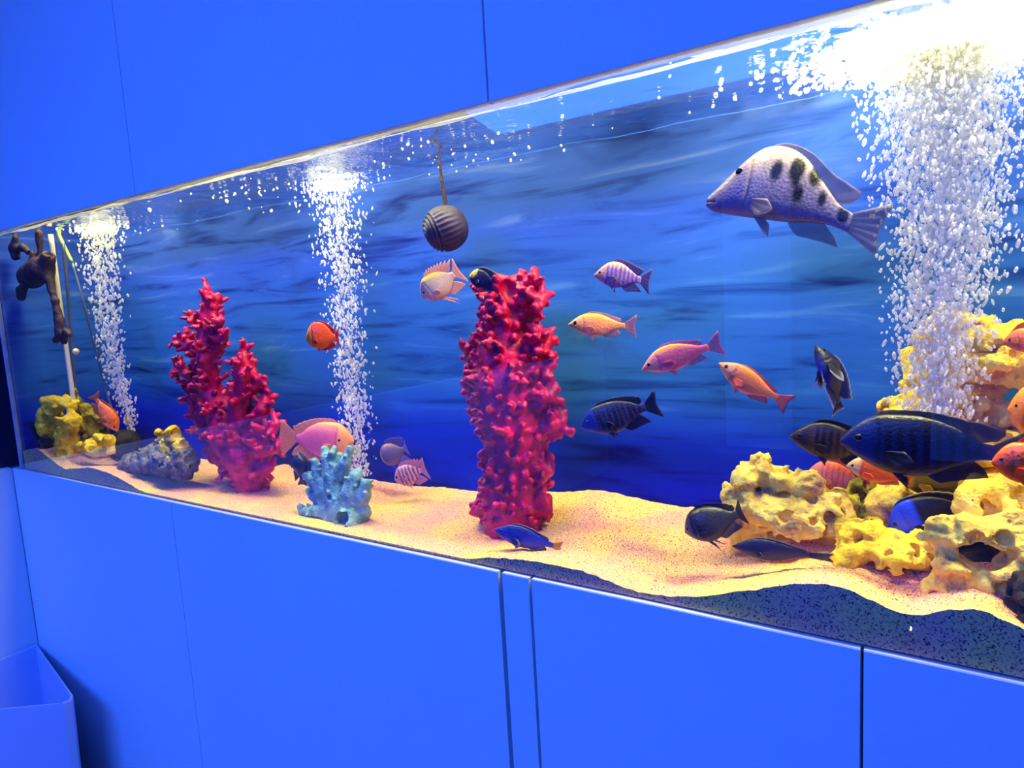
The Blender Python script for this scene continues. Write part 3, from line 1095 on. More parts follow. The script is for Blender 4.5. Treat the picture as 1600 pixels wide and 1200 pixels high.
coral('column_coral', 'tall magenta column shaped coral standing mid tank', M_CORAL, LIMB2, 0.15, 0.0026, 0.0076, 0.016, 900, 52, k=0.004, amp=0.0012, up=0.45,
      openings=[(794, 452, .118, 14, 18, 14)])

coral('teal_coral', 'small pale teal coral ornament with blunt branches on the sand', M_TEAL, [
    [(530, 815, 0, 26), (530, 780, 0, 22), (522, 745, 0, 17), (514, 718, 0, 12), (507, 702, 0, 6)], [(515, 725, 0, 8), (520, 708, -.005, 6), (522, 700, 0, 4)],
    [(526, 750, 0, 16), (540, 722, 0, 9), (546, 702, .005, 6)], [(522, 730, 0, 10), (530, 712, .01, 6)],
    [(515, 775, 0, 16), (498, 745, 0, 9), (492, 722, 0, 7)], [(512, 785, -.005, 14), (490, 748, -.005, 8), (472, 738, -.01, 6)], [(498, 750, 0, 7), (480, 752, 0, 6)],
    [(520, 800, -.01, 15), (498, 798, -.02, 10), (476, 801, -.02, 9), (469, 792, -.02, 5)], [(512, 790, 0, 12), (490, 775, 0, 8), (482, 765, .01, 5)],
    [(545, 800, 0, 28), (552, 770, 0, 20), (556, 745, 0, 11), (560, 738, .005, 7)], [(550, 790, 0, 22), (568, 775, 0, 12), (572, 755, 0, 8)], [(552, 810, -.01, 28), (566, 800, 0, 14)],
    [(548, 822, -.015, 24), (540, 800, 0, 20)],
], 0.085, 0.0022, 0.0042, 0.006, 80, 53, amp=0.0016, k=0.004, up=0.3,
    openings=[(513, 777, .055, 5, 5, 8), (538, 812, .052, 13, 14, 18), (562, 815, .05, 17, 14, 18)])

# ------------------------------------------------------------------ hanging ornaments and tubes
def hang_sponge(label, parts, y, seed, cuts=()):
    pts = [(P(a[0], a[1], y), P(b[0], b[1], y), a[2], b[2]) for a, b in parts]
    al = np.array([p[0] for p in pts] + [p[1] for p in pts])
    f = Field(al.min(0) - 0.05, al.max(0) + 0.05, 0.004)
    for a, b, ra, rb in pts:
        f.capsule(a, b, ra / pxm(a), rb / pxm(b), 0.008)
    f.noise(0.002, 60, seed, 2)
    for u, v, r in cuts:
        p = P(u, v, y)
        q = r / pxm(p)
        f.cut(p, (q, q, q * 1.6), 0.002)
    o = f.build('tube_sponge', M_SPONGE)
    return tag(o, label, 'sponge ornament', 'dark tube sponge ornaments')


hang_sponge('largest dark tube sponge hanging with its long arm at far left', [
    ((48, 432, 19), (66, 420, 20)), ((56, 425, 14), (58, 400, 10)), ((70, 425, 13), (75, 402, 10)), ((64, 408, 4), (61, 372, 4)), ((61, 385, 3), (60, 365, 6)),
    ((44, 440, 6), (34, 452, 7)), ((34, 452, 7), (33, 464, 6)), ((74, 430, 7), (86, 470, 5)), ((86, 470, 5), (93, 502, 6)), ((93, 502, 8), (97, 524, 9)), ((95, 518, 7), (88, 532, 5)), ((97, 522, 6), (100, 534, 5)), ((104, 518, 6), (108, 522, 5))],
    0.06, 61, cuts=[(58, 394, 6), (76, 395, 6)])
hang_sponge('small dark tube sponge hanging beside the far left glass edge', [
    ((24, 372, 5), (22, 390, 7)), ((22, 388, 7), (25, 402, 6)), ((26, 388, 6), (36, 388, 5)), ((36, 386, 5), (44, 394, 5))], 0.05, 62, cuts=[(26, 407, 4), (46, 397, 3)])


def tube(name, label, pts, rpx, mat, cat, n=24):
    w = smooth_path([P(*p) for p in pts], n)
    rad = np.array([rpx / pxm(q) for q in w])
    V, F = tube_geo(w, rad, 12)
    return tag(mesh(name, V, F, mat), label, cat)


tube('water_pipe', 'straight cream plastic pipe standing in the left tank corner', [(79, 366, .085), (97, 500, .09), (116, 640, .095), (118, 700, .095)], 3.6, M_PIPE, 'pipe')
ct = empty('suction_tube', tuple(P(118, 600, .12)))
tag(ct, 'thin grey tube with a white suction clip behind the cream pipe', 'tube')
w = smooth_path([P(99, 380, .12), P(106, 460, .12), P(114, 560, .12), P(122, 680, .12)], 20)
V, F = tube_geo(w, np.array([2.4 / pxm(q) for q in w]), 10)
adopt(mesh('tube', V, F, M_CLEAR), ct)
q = P(118, 549, .11)
V, F = tube_geo([q + np.array([-.012, 0, 0]), q, q + np.array([.004, -.002, 0]), q + np.array([.012, -.004, 0])], [.004, .004, .009, .010], 14)
adopt(mesh('suction_clip', V, F, M_PIPE), ct)
al_ = empty('air_line', tuple(P(112, 410, .14)))
tag(al_, 'thin slanting air line with a pale upper end beside the left bubbles', 'tube')
w = smooth_path([P(90, 362, .14), P(101, 386, .14), P(113, 410, .14)], 12)
V, F = tube_geo(w, np.array([2.6 / pxm(q) for q in w]), 10)
adopt(mesh('upper_tube', V, F, M_GREEN), al_)
w = smooth_path([P(113, 410, .14), P(130, 470, .14), P(148, 540, .15), P(166, 610, .16), P(186, 676, .16)], 24)
V, F = tube_geo(w, np.array([1.8 / pxm(q) for q in w]), 10)
adopt(mesh('lower_tube', V, F, M_CLEAR), al_)

# shell shaped ornament hung from a rod
sc_ = P(697, 357, .20)
ss = pxm(sc_)
sh = empty('shell_ornament', tuple(sc_))
tag(sh, 'dark ribbed snail shell ornament hanging from a thin rod', 'shell ornament')
ax = np.array([-0.62, -0.62, -0.30])
ax /= np.linalg.norm(ax)
e1 = np.cross(ax, [0, 0, 1])
e1 /= np.linalg.norm(e1)
e2 = np.cross(e1, ax)
V, F = [], []
NT, NPH = 110, 150
R0 = 35 / ss
for i in range(NT):
    t = i / (NT - 1)
    a_ = math.pi * t
    for j in range(NPH):
        ph = 2 * math.pi * j / NPH
        r = math.sin(a_) ** 0.85 * R0
        z = math.cos(a_) * R0 * 0.98
        # coiled ridges near the tip, ribs over the whorl
        coil = math.sin((t * 16 - ph / (2 * math.pi)) * 2 * math.pi) if t < 0.36 else 0
        rib = math.sin(ph * 26) * min(1, max(0, (t - 0.30) / 0.1)) * max(0, 1 - (t - 0.3) / 0.5)
        r *= 1 + 0.05 * coil + 0.035 * rib
        z += 0.03 * R0 * coil
        V.append(ax * z + (e1 * math.cos(ph) + e2 * math.sin(ph)) * r)
for i in range(NT - 1):
    for j in range(NPH):
        j2 = (j + 1) % NPH
        F.append((i * NPH + j, i * NPH + j2, (i + 1) * NPH + j2, (i + 1) * NPH + j))
o = mesh('shell_body', V, F, noise_mat('dark_shell', (44, 36, 62), (68, 58, 92), 30, 0.6, 0.3, 120))
o.parent = sh
w = smooth_path([P(685, 236, .20), P(690, 280, .20), P(698, 330, .20)], 16)
V, F = tube_geo(w, np.linspace(1.6, 3.6, 16) / ss, 10)
adopt(mesh('rod', V, F, M_SPONGE), sh)

# ------------------------------------------------------------------ fish
def curve(cp, s):
    cp = np.array(cp, float)
    x, y = cp[:, 0], cp[:, 1]
    d = np.gradient(y, x)
    i = np.clip(np.searchsorted(x, s, 'right') - 1, 0, len(x) - 2)
    h = x[i + 1] - x[i]
    t = (s - x[i]) / h
    return (2 * t ** 3 - 3 * t ** 2 + 1) * y[i] + (t ** 3 - 2 * t ** 2 + t) * h * d[i] + (-2 * t ** 3 + 3 * t ** 2) * y[i + 1] + (t ** 3 - t ** 2) * h * d[i + 1]


TOP = [(0, .02), (.04, .20), (.12, .50), (.24, .84), (.40, 1.0), (.58, .90), (.78, .52), (.90, .29), (1, .25)]
BOT = [(0, .04), (.05, .22), (.16, .55), (.30, .86), (.45, 1.0), (.60, .92), (.78, .52), (.90, .29), (1, .25)]
TOP_DEEP = [(0, .04), (.04, .28), (.12, .62), (.24, .92), (.40, 1.0), (.60, .93), (.80, .60), (.92, .28), (1, .22)]
BOT_DEEP = [(0, .06), (.05, .30), (.16, .66), (.30, .92), (.45, 1.0), (.62, .93), (.80, .60), (.92, .28), (1, .22)]
TOP_HUMP = [(0, .07), (.03, .16), (.10, .38), (.20, .72), (.30, .94), (.42, 1.0), (.58, .88), (.78, .46), (.90, .24), (1, .20)]
BOT_FLAT = [(0, .26), (.04, .50), (.16, .80), (.30, .96), (.45, 1.0), (.60, .92), (.78, .56), (.90, .40), (1, .36)]
WID = [(0, .16), (.05, .42), (.15, .78), (.30, 1.0), (.50, .92), (.75, .48), (.92, .20), (1, .13)]


def fish(label, p0, p1, hp, y, k=0.6, top=TOP, bot=BOT, split=0.52, width=0.38, tail=0.22, tail_h=0.75, fork=0.12, bend=0.0, vbend=0.0, roll=0.0,
         col=None, fin=(200, 100, 60), fin_edge=None, dors=(0.30, 0.90, 0.34), anal=(0.62, 0.88, 0.30), spiky=0.10, pec=0.22, pelv=0.24, eye=0.030, eye_c=(210, 150, 60), eye_s=0.13, eye_z=0.32,
         clear=False, ns=52, nr=30, tip_long=0.0, name='fish', pec_c=None, tail_c=None):
    """p0 snout and p1 tail tip in photo pixels, hp body height in pixels, y depth of the middle."""
    um, vm = (p0[0] + p1[0]) / 2, (p0[1] + p1[1]) / 2
    c = P(um, vm, y)
    vd = c - CPOS
    vd[2] = 0
    vd /= np.linalg.norm(vd)
    nrm = (1 - k) * np.array([0, 1.0, 0]) + k * vd
    nrm /= np.linalg.norm(nrm)

    def hit(u, v):
        d = ray(u, v)
        return CPOS + d * ((c - CPOS) @ nrm) / (d @ nrm)
    A, B = hit(*p0), hit(*p1)
    A[1], B[1] = [min(max(q[1], 0.030), TANK_D - 0.018) for q in (A, B)]
    tot = np.linalg.norm(B - A)
    X = (B - A) / tot
    up = np.array([0, 0, 1.0])
    Z = up - X * (up @ X)
    Z /= np.linalg.norm(Z)
    Y = np.cross(Z, X)
    cr, sr = math.cos(roll), math.sin(roll)
    Z, Y = Z * cr + Y * sr, Y * cr - Z * sr
    Lb = tot / (1 + tail * 0.86)
    H = hp / pxm(c)
    root = empty(name, tuple(c))
    rot = Matrix((X, Y, Z)).transposed().to_4x4()
    root.matrix_world = Matrix.Translation(Vector(A + X * tot * 0.5)) @ rot
    tag(root, label, 'fish', 'fish swimming in the aquarium')
    off = tot * 0.5
    rg = np.random.default_rng(int(p0[0] * 7 + p0[1]))

    def spine(s):
        q = np.maximum(s - 0.35, 0)
        return s * Lb - off, bend * Lb * q * q, vbend * Lb * (s * (1 - s)) * 4 * 0.25

    ht, hb = H * split, H * (1 - split)
    W_ = H * width * 0.5

    def ztop(s):
        return ht * curve(top, s)

    def zbot(s):
        return -hb * curve(bot, s)

    s = np.concatenate([[0.0015], np.linspace(0, 1, ns)[1:] ** 1.12])
    th = np.linspace(0, 2 * math.pi, nr, endpoint=False)
    S_, TH = np.meshgrid(s, th, indexing='ij')
    zt, zb, w_ = ztop(S_), zbot(S_), W_ * curve(WID, S_)
    ct_, st = np.cos(TH), np.sin(TH)
    zz = np.where(st > 0, zt * np.abs(st) ** 0.95, zb * np.abs(st) ** 0.95)
    yy = w_ * np.sign(ct_) * np.abs(ct_) ** 0.85
    zn = np.where(st > 0, zz / np.maximum(ht, 1e-6), zz / np.maximum(hb, 1e-6))
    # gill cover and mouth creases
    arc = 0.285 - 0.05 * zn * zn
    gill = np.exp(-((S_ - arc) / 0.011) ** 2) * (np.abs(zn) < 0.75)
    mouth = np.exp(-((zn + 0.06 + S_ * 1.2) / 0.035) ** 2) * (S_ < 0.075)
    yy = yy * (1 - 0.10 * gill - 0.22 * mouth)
    # scales in low relief
    sx, sy, sz = spine(S_)
    V = np.stack([sx, sy + yy, sz + zz], -1).reshape(-1, 3)
    F = []
    n = len(s)
    for i in range(n - 1):
        for j in range(nr):
            j2 = (j + 1) % nr
            F.append((i * nr + j, (i + 1) * nr + j, (i + 1) * nr + j2, i * nr + j2))
    F.append(tuple(range(nr)))
    F.append(tuple((n - 1) * nr + j for j in range(nr - 1, -1, -1)))
    C = col(S_, zn, np.stack([sx, yy, zz], -1) / Lb)
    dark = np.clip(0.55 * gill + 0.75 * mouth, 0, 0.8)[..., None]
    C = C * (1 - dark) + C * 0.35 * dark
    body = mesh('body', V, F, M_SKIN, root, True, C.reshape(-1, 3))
    fm = M_FINCLEAR if clear else M_FIN
    fc = lin(fin)
    fe = lin(fin_edge) if fin_edge is not None else fc

    def fin_mesh(nm, R_, T_, colr=None, edge=True, ripple=0.012, kk=6, thick=0.0011):
        R_, T_ = np.asarray(R_), np.asarray(T_)
        m_ = len(R_)
        t = np.linspace(0, 1, kk + 1)
        Vv = R_[:, None] * (1 - t)[None, :, None] + T_[:, None] * t[None, :, None]
        nrm_ = np.cross(R_[-1] - R_[0], T_[m_ // 2] - R_[m_ // 2])
        nrm_ = nrm_ / (np.linalg.norm(nrm_) + 1e-9)
        wv = np.sin(np.arange(m_) * math.pi)[:, None] * 0 + np.sin(np.arange(m_) * 2.1)[:, None] * ripple * Lb * 0.35 * t[None]
        wv = wv + np.sin(np.linspace(0, 2.5, m_) + p0[0])[:, None] * ripple * Lb * t[None] ** 1.5
        Vv = Vv + wv[..., None] * nrm_
        idx = np.arange(m_ * (kk + 1)).reshape(m_, kk + 1)
        Ff = [(idx[i, j], idx[i + 1, j], idx[i + 1, j + 1], idx[i, j + 1]) for i in range(m_ - 1) for j in range(kk)]
        base = fc if colr is None else lin(colr)
        cc = np.ones((m_, kk + 1, 3)) * base
        cc *= (1 - 0.22 * (np.arange(m_) % 2))[:, None, None]
        if edge:
            wgt = np.clip((t - 0.8) / 0.15, 0, 1)[None, :, None]
            cc = cc * (1 - wgt) + fe * wgt
        o = mesh(nm, Vv.reshape(-1, 3), Ff, fm, root, True, cc.reshape(-1, 3))
        sm = o.modifiers.new('thickness', 'SOLIDIFY')
        sm.thickness = max(thick, Lb * 0.006)
        sm.offset = 0
        return o

    def on(s_, z_):
        a_, b_, c_ = spine(np.asarray(s_, float))
        return np.stack([a_, b_ + 0 * a_, c_ + z_], -1)

    # tail
    m_ = 17
    q = np.linspace(-1, 1, m_)
    zr = np.where(q > 0, q * ztop(np.array([1.0])), -q * zbot(np.array([1.0])))
    Rt = on(np.full(m_, 0.985), zr * 0.95)
    tl = Lb * tail * (1 - fork * 1.6 * (1 - np.abs(q) ** 1.3) + 0.0)
    tl = tl * np.where(np.abs(q) > 0.98, 0.93, 1)
    dy = 2 * bend * 0.65
    Tt = Rt + np.stack([tl * math.cos(dy), tl * math.sin(dy), q * H * tail_h * 0.5 - zr * 0.95], -1)
    fin_mesh('tail_fin', Rt, Tt, tail_c, True, 0.012)
    # dorsal
    if dors:
        s0, s1, hh = dors
        m_ = 21
        ss_ = np.linspace(s0, s1, m_)
        g = (ss_ - s0) / (s1 - s0)
        hgt = H * hh * (0.55 + 0.6 * g ** 2) * np.minimum(1, g / 0.12) * np.minimum(1, (1.03 - g) / 0.10)
        hgt = hgt * (1 - spiky * (np.arange(m_) % 2))
        R_ = on(ss_, ztop(ss_) * 0.96)
        sw = hgt * (0.35 + 0.9 * g) + H * tip_long * np.exp(-((g - 0.9) / 0.12) ** 2)
        T_ = R_ + np.stack([sw, 0 * hgt, hgt * (1 - 0.25 * g)], -1)
        fin_mesh('dorsal_fin', R_, T_)
    if anal:
        s0, s1, hh = anal
        m_ = 13
        ss_ = np.linspace(s0, s1, m_)
        g = (ss_ - s0) / (s1 - s0)
        hgt = H * hh * (0.6 + 0.5 * g) * np.minimum(1, g / 0.15 + 0.2) * np.minimum(1, (1.06 - g) / 0.12)
        R_ = on(ss_, zbot(ss_) * 0.96)
        T_ = R_ + np.stack([hgt * (0.4 + 0.7 * g), 0 * hgt, -hgt], -1)
        fin_mesh('anal_fin', R_, T_)
    if pelv:
        for sg in (-1, 1):
            m_ = 7
            g = np.linspace(0, 1, m_)
            ss_ = 0.36 + 0.07 * g
            R_ = on(ss_, zbot(ss_) * 0.92) + np.array([0, sg * W_ * 0.3, 0])
            ln = H * pelv * (1.35 - 0.9 * g)
            T_ = R_ + np.stack([ln * 0.75, sg * ln * 0.30, -ln * 0.72], -1)
            fin_mesh('pelvic_fin', R_, T_)
    if pec:
        for sg in (-1, 1):
            m_ = 9
            g = np.linspace(0, 1, m_)
            s_c = 0.32
            zc = (zbot(np.array([s_c]))[0]) * 0.25
            R_ = on(np.full(m_, s_c), zc + (0.5 - g) * H * 0.10) + np.array([0, sg * W_ * 0.93, 0])
            ln = Lb * pec * (1 - 0.45 * np.abs(g - 0.4) * 2)
            an = math.radians(5) - g * math.radians(42)
            T_ = R_ + np.stack([ln * np.cos(an) * 0.92, sg * ln * 0.38, ln * np.sin(an)], -1)
            fin_mesh('pectoral_fin', R_, T_, pec_c)
    # eyes
    er = eye * Lb
    eu = []
    for a_ in np.linspace(0, math.pi, 11):
        for b_ in np.linspace(0, 2 * math.pi, 18, endpoint=False):
            eu.append((math.sin(a_) * math.cos(b_), math.cos(a_), math.sin(a_) * math.sin(b_)))
    eu = np.array(eu)
    ef = [(i * 18 + j, (i + 1) * 18 + j, (i + 1) * 18 + (j + 1) % 18, i * 18 + (j + 1) % 18) for i in range(10) for j in range(18)]
    sE = np.array([eye_s])
    zE = (ztop(sE) if eye_z > 0 else -zbot(sE))[0] * eye_z
    frac = min(0.95, abs(zE) / max(ztop(sE)[0], 1e-6))
    yE = W_ * curve(WID, sE)[0] * (1 - frac ** 2) ** 0.45
    a_, b_, c_ = spine(sE)
    for sg in (-1, 1):
        ce = np.array([a_[0], b_[0] + sg * (yE - er * 0.15), c_[0] + zE])
        Vv = ce + eu * er * np.array([1, 0.55, 1])
        rad = np.linalg.norm(eu[:, [0, 2]], axis=1)
        pup = (eu[:, 1] * sg > 0) & (rad < 0.62)
        cc = np.where(pup[:, None], lin((6, 6, 10)), np.where((rad > 0.9)[:, None], lin((20, 16, 20)), lin(eye_c)))
        mesh('eye', Vv, ef, M_EYE, root, True, cc)
    return root


def ramp(x, stops):
    xs = [s_[0] for s_ in stops]
    cs = np.array([lin(s_[1]) for s_ in stops])
    return np.stack([np.interp(x, xs, cs[:, i]) for i in range(3)], -1)


def mixc(a, b, t):
    t = np.clip(t, 0, 1)[..., None]
    return a * (1 - t) + b * t


def skin(back, flank, belly, face=None, bars=0, bar_c=(20, 16, 30), bar_w=0.5, bar_from=0.3, bar_to=0.95, mottle=0.0, mottle_c=None, extra=None):
    def f(s, z, p):
        c = ramp(z, [(-1, belly), (-0.35, flank), (0.35, flank), (0.95, back)])
        if face is not None:
            c = mixc(c, np.ones_like(c) * lin(face), (0.27 - s) / 0.05)
        if bars:
            ph = (s - bar_from) / (bar_to - bar_from) * bars + 0.15 * vnoise(p * 9, 3)
            b = (np.abs((ph % 1) - 0.5) < bar_w * 0.5) & (s > bar_from) & (s < bar_to)
            sm = np.clip((bar_w * 0.5 - np.abs((ph % 1) - 0.5)) / 0.08 + 0.5, 0, 1) * ((s > bar_from) & (s < bar_to))
            c = mixc(c, np.ones_like(c) * lin(bar_c), sm * np.clip(1.15 - np.abs(z) ** 3, 0, 1) * 0.9)
        if mottle:
            c = mixc(c, np.ones_like(c) * lin(mottle_c), np.clip(fbm(p * 11, 9, 3) * 1.2 - 0.1, 0, 1) * mottle)
        if extra is not None:
            c = extra(c, s, z, p)
        return c
    return f


def grey_spots(c, s, z, p):
    # scale rows and dark saddle blotches
    row = (s * 34 + np.floor(z * 11) * 0.5) % 1
    edge = (np.abs(row - 0.5) > 0.32) | (np.abs((z * 11) % 1 - 0.5) > 0.36)
    c = mixc(c, c * 0.62, (edge & (s > 0.34)) * 0.8)
    for a, b, r in ((0.44, .52, .045), (0.57, .62, .055), (0.70, .60, .05), (0.62, .18, .04), (0.78, .22, .035), (0.94, .1, .045), (0.585, .38, .03)):
        d = np.hypot(s - a, (z - b) * 0.20)
        c = mixc(c, np.ones_like(c) * lin((8, 8, 12)), np.clip((r * 1.1 - d) / 0.02, 0, 1))
    return c


OR, ORF = (255, 140, 30), (250, 110, 30)
fish('large grey cichlid with dark back spots swimming near the surface', (1105, 314), (1380, 362), 112, 0.12, 0.5, TOP_HUMP, BOT_FLAT, 0.72, 0.42, 0.24, 0.66, 0.10, bend=-0.2, vbend=0.34,
     col=skin((190, 168, 150), (140, 124, 140), (96, 84, 130), face=(110, 96, 128), mottle=0.3, mottle_c=(110, 100, 125), extra=grey_spots), fin=(110, 96, 128), dors=(0.32, 0.90, 0.15), tip_long=0.14, anal=(0.60, 0.84, 0.26), eye=0.030, eye_c=(40, 30, 50), eye_s=0.19, eye_z=0.72, clear=True, ns=110, nr=64, spiky=0.04, pec=0.20)
fish('large dark blue barred cichlid above the right rock pile', (1312, 690), (1612, 712), 100, 0.075, 0.3, TOP_DEEP, BOT, 0.52, 0.36, 0.24, 0.80, 0.14,
     col=skin((5, 5, 12), (16, 20, 62), (9, 11, 32), face=(18, 28, 84), bars=8, bar_c=(3, 3, 10), bar_w=0.5), fin=(10, 10, 34), fin_edge=(40, 30, 60), dors=(0.20, 0.92, 0.16), anal=(0.60, 0.88, 0.22), eye_c=(30, 26, 40), ns=80, tip_long=0.25, eye_s=0.14)
fish('brown barred dark cichlid behind the head of the large dark blue fish', (1233, 682), (1395, 706), 58, 0.17, 0.3, TOP, BOT, 0.54, 0.38, 0.22, 0.7, 0.08,
     col=skin((30, 22, 18), (84, 56, 26), (40, 30, 30), face=(40, 30, 30), bars=8, bar_c=(24, 16, 18)), fin=(34, 26, 34), eye_c=(50, 40, 30), dors=(0.25, 0.9, 0.2))
fish('purple grey barred fish at upper middle, highest of the middle group', (928, 430), (1016, 440), 40, 0.15, 0.7, col=skin((232, 176, 120), (150, 110, 170), (130, 100, 170), face=(190, 130, 120), bars=8, bar_c=(96, 66, 140), bar_w=0.42, bar_from=0.25), fin=(80, 60, 130), vbend=0.2, tail_h=1.0, eye_c=(30, 24, 30), dors=(0.3, 0.92, 0.26))
fish('horizontal orange and pink fish right of the magenta column coral', (888, 507), (994, 510), 36, 0.13, 0.7, col=skin((255, 170, 30), (255, 150, 90), (255, 170, 150), face=(255, 160, 90)), fin=(220, 140, 140), tail_h=1.0, eye_c=(60, 50, 60), clear=True, dors=(0.3, 0.9, 0.16), anal=(0.62, 0.86, 0.2), eye=0.036)
fish('pink fish with orange back, tail tilted up, in the middle group', (1003, 578), (1128, 536), 42, 0.13, 0.7, col=skin((255, 160, 40), (250, 110, 120), (225, 130, 165), face=(255, 150, 120)), fin=(200, 80, 130), tail_h=0.95, eye_c=(120, 100, 120), clear=True, dors=(0.3, 0.9, 0.18), anal=(0.64, 0.86, 0.22), vbend=0.1)
fish('orange fish slanting head up in front of the blue backdrop', (1123, 567), (1233, 632), 38, 0.12, 0.6, col=skin((255, 150, 16), (255, 130, 24), (250, 120, 50), face=(255, 160, 80)), fin=(250, 110, 30), fin_edge=(90, 60, 60), tail_h=0.9, eye_c=(60, 40, 60), dors=(0.28, 0.92, 0.16), anal=(0.6, 0.86, 0.2), width=0.5, vbend=-0.12)
fish('dark blue striped fish below the middle group, right of the column coral', (908, 668), (1029, 630), 50, 0.10, 0.6, TOP_DEEP, BOT, col=skin((24, 22, 50), (50, 46, 84), (26, 30, 90), face=(24, 40, 130), bars=9, bar_c=(16, 14, 40), bar_w=0.5), fin=(20, 18, 52), fin_edge=(70, 60, 110), eye_c=(30, 30, 60), dors=(0.26, 0.92, 0.2), tail_h=0.9)
fish('twisting black and blue fish with a white edged fin, above the brown barred fish', (1274, 540), (1334, 640), 40, 0.13, 0.5, roll=0.9, bend=0.5, col=skin((20, 18, 28), (34, 32, 60), (30, 40, 140), mottle=0.5, mottle_c=(16, 16, 40)), fin=(30, 34, 110), fin_edge=(200, 200, 220), dors=(0.2, 0.92, 0.42), anal=(0.6, 0.9, 0.36), pec=0.42, pec_c=(14, 12, 24), pelv=0.5, tail_h=0.8, eye_c=(30, 30, 40), width=0.5)
fish('white and yellow fish nosing down under the hanging shell', (659, 464), (719, 422), 44, 0.12, 0.7, TOP_DEEP, BOT_DEEP, col=skin((255, 210, 40), (255, 220, 180), (250, 190, 170), face=(252, 190, 150)), fin=(250, 190, 170), tail_h=1.0, eye_c=(60, 40, 40), spiky=0.4, dors=(0.3, 0.9, 0.36), roll=-0.3, pelv=0.5)
fish('small black fish with a yellow forehead at the top of the column coral', (733, 432), (776, 442), 28, 0.10, 0.5, TOP_DEEP, BOT_DEEP, col=skin((24, 20, 50), (28, 24, 70), (22, 20, 60), face=(22, 20, 60), extra=lambda c, s, z, p: mixc(c, np.ones_like(c) * lin((255, 210, 20)), np.clip((0.24 - np.hypot(s - 0.12, (z - 0.7) * 0.3)) / 0.05, 0, 1))), fin=(26, 22, 70), fin_edge=(170, 160, 140), tail_h=1.0, eye_c=(200, 160, 40))
fish('round red orange fish in front of the middle bubble column', (478, 530), (530, 528), 42, 0.10, 0.5, TOP_DEEP, BOT_DEEP, 0.62, tail=0.14, col=skin((255, 60, 10), (255, 90, 14), (255, 120, 20), face=(255, 140, 30)), fin=(220, 50, 20), eye_c=(50, 20, 20), dors=(0.3, 0.95, 0.12), anal=(0.5, 0.9, 0.14), pelv=0.15, pec=0.2)
fish('large pink parrot fish facing right behind the teal coral', (553, 690), (442, 684), 56, 0.17, 0.6, TOP_DEEP, BOT_DEEP, 0.52, width=0.42, tail=0.26, tail_h=1.05, fork=-0.08,
     col=skin((255, 150, 90), (240, 100, 130), (235, 120, 150), face=(255, 160, 90)), fin=(255, 160, 110), eye_c=(30, 24, 30), dors=(0.25, 0.96, 0.22), anal=(0.5, 0.92, 0.28), clear=True, eye_s=0.22, eye_z=0.12, eye=0.022, ns=70)
fish('narrow dark fish seen end on, left of the teal coral', (466, 706), (472, 758), 26, 0.07, 0.2, col=skin((30, 24, 40), (44, 34, 60), (40, 36, 80)), fin=(28, 22, 48), width=0.8, eye_c=(30, 26, 36), dors=(0.3, 0.9, 0.2))
fish('small pale fish turned toward the viewer, right of the middle bubbles', (597, 716), (630, 702), 36, 0.25, 0.2, TOP_DEEP, BOT_DEEP, width=0.6, col=skin((150, 100, 110), (90, 70, 104), (140, 90, 90), face=(150, 104, 90)), fin=(130, 100, 150), eye_c=(60, 60, 70), tail=0.16, bend=0.6, clear=True)
fish('small pink barred fish hovering over the sand right of the middle bubbles', (617, 750), (666, 732), 34, 0.22, 0.6, TOP_DEEP, BOT_DEEP, col=skin((220, 160, 170), (214, 150, 150), (220, 150, 150), face=(200, 130, 150), bars=6, bar_c=(70, 40, 70), bar_w=0.45, bar_from=0.22), fin=(220, 150, 160), spiky=0.3, dors=(0.25, 0.92, 0.34), tail_h=1.1, eye_c=(60, 30, 50), eye=0.05)
fish('orange and white fish diving head down beside the left bubbles', (184, 674), (146, 616), 26, 0.10, 0.5, col=skin((250, 110, 20), (252, 110, 24), (255, 150, 60), mottle=0.7, mottle_c=(255, 210, 180)), fin=(200, 110, 60), tail=0.18, tail_h=0.8, eye_c=(40, 24, 20), width=0.6, dors=(0.3, 0.9, 0.14))
fish('blue fish with a yellow tail resting at the foot of the column coral', (772, 828), (878, 856), 34, 0.05, 0.3, col=skin((26, 30, 90), (34, 50, 150), (30, 34, 110)), fin=(30, 40, 130), fin_edge=(150, 140, 150), tail_c=(220, 170, 40), tail=0.16, tail_h=0.6, eye_c=(30, 30, 50), dors=(0.25, 0.9, 0.16), anal=(0.6, 0.86, 0.16), pelv=0.15, spiky=0)
fish('dark grey blue fish facing the glass beside the big lumpy rock', (1071, 832), (1158, 806), 56, 0.07, 0.1, TOP_DEEP, BOT, 0.56, width=0.62, col=skin((24, 22, 32), (40, 38, 52), (36, 34, 48), face=(60, 58, 74)), fin=(24, 22, 46), tail=0.14, eye_c=(30, 30, 44), dors=(0.3, 0.95, 0.14), anal=(0.6, 0.9, 0.2), pelv=0.3, bend=0.5)
fish('slender dark blue fish lying on the sand in front of the big lumpy rock', (1144, 853), (1300, 872), 34, 0.07, 0.3, col=skin((24, 22, 36), (36, 34, 56), (30, 28, 48)), fin=(34, 32, 56), fin_edge=(110, 96, 100), tail=0.30, tail_h=0.4, eye_c=(24, 24, 34), dors=(0.25, 0.95, 0.14), anal=None, pelv=0, pec=0.12, eye=0.022)
fish('salmon pink fish hovering behind the top of the big lumpy rock', (1263, 736), (1356, 758), 46, 0.24, 0.4, TOP_DEEP, BOT, col=skin((240, 110, 60), (210, 110, 110), (180, 100, 130), bars=6, bar_c=(190, 80, 90), bar_w=0.35), fin=(200, 110, 110), eye_c=(40, 30, 60), tail=0.16)
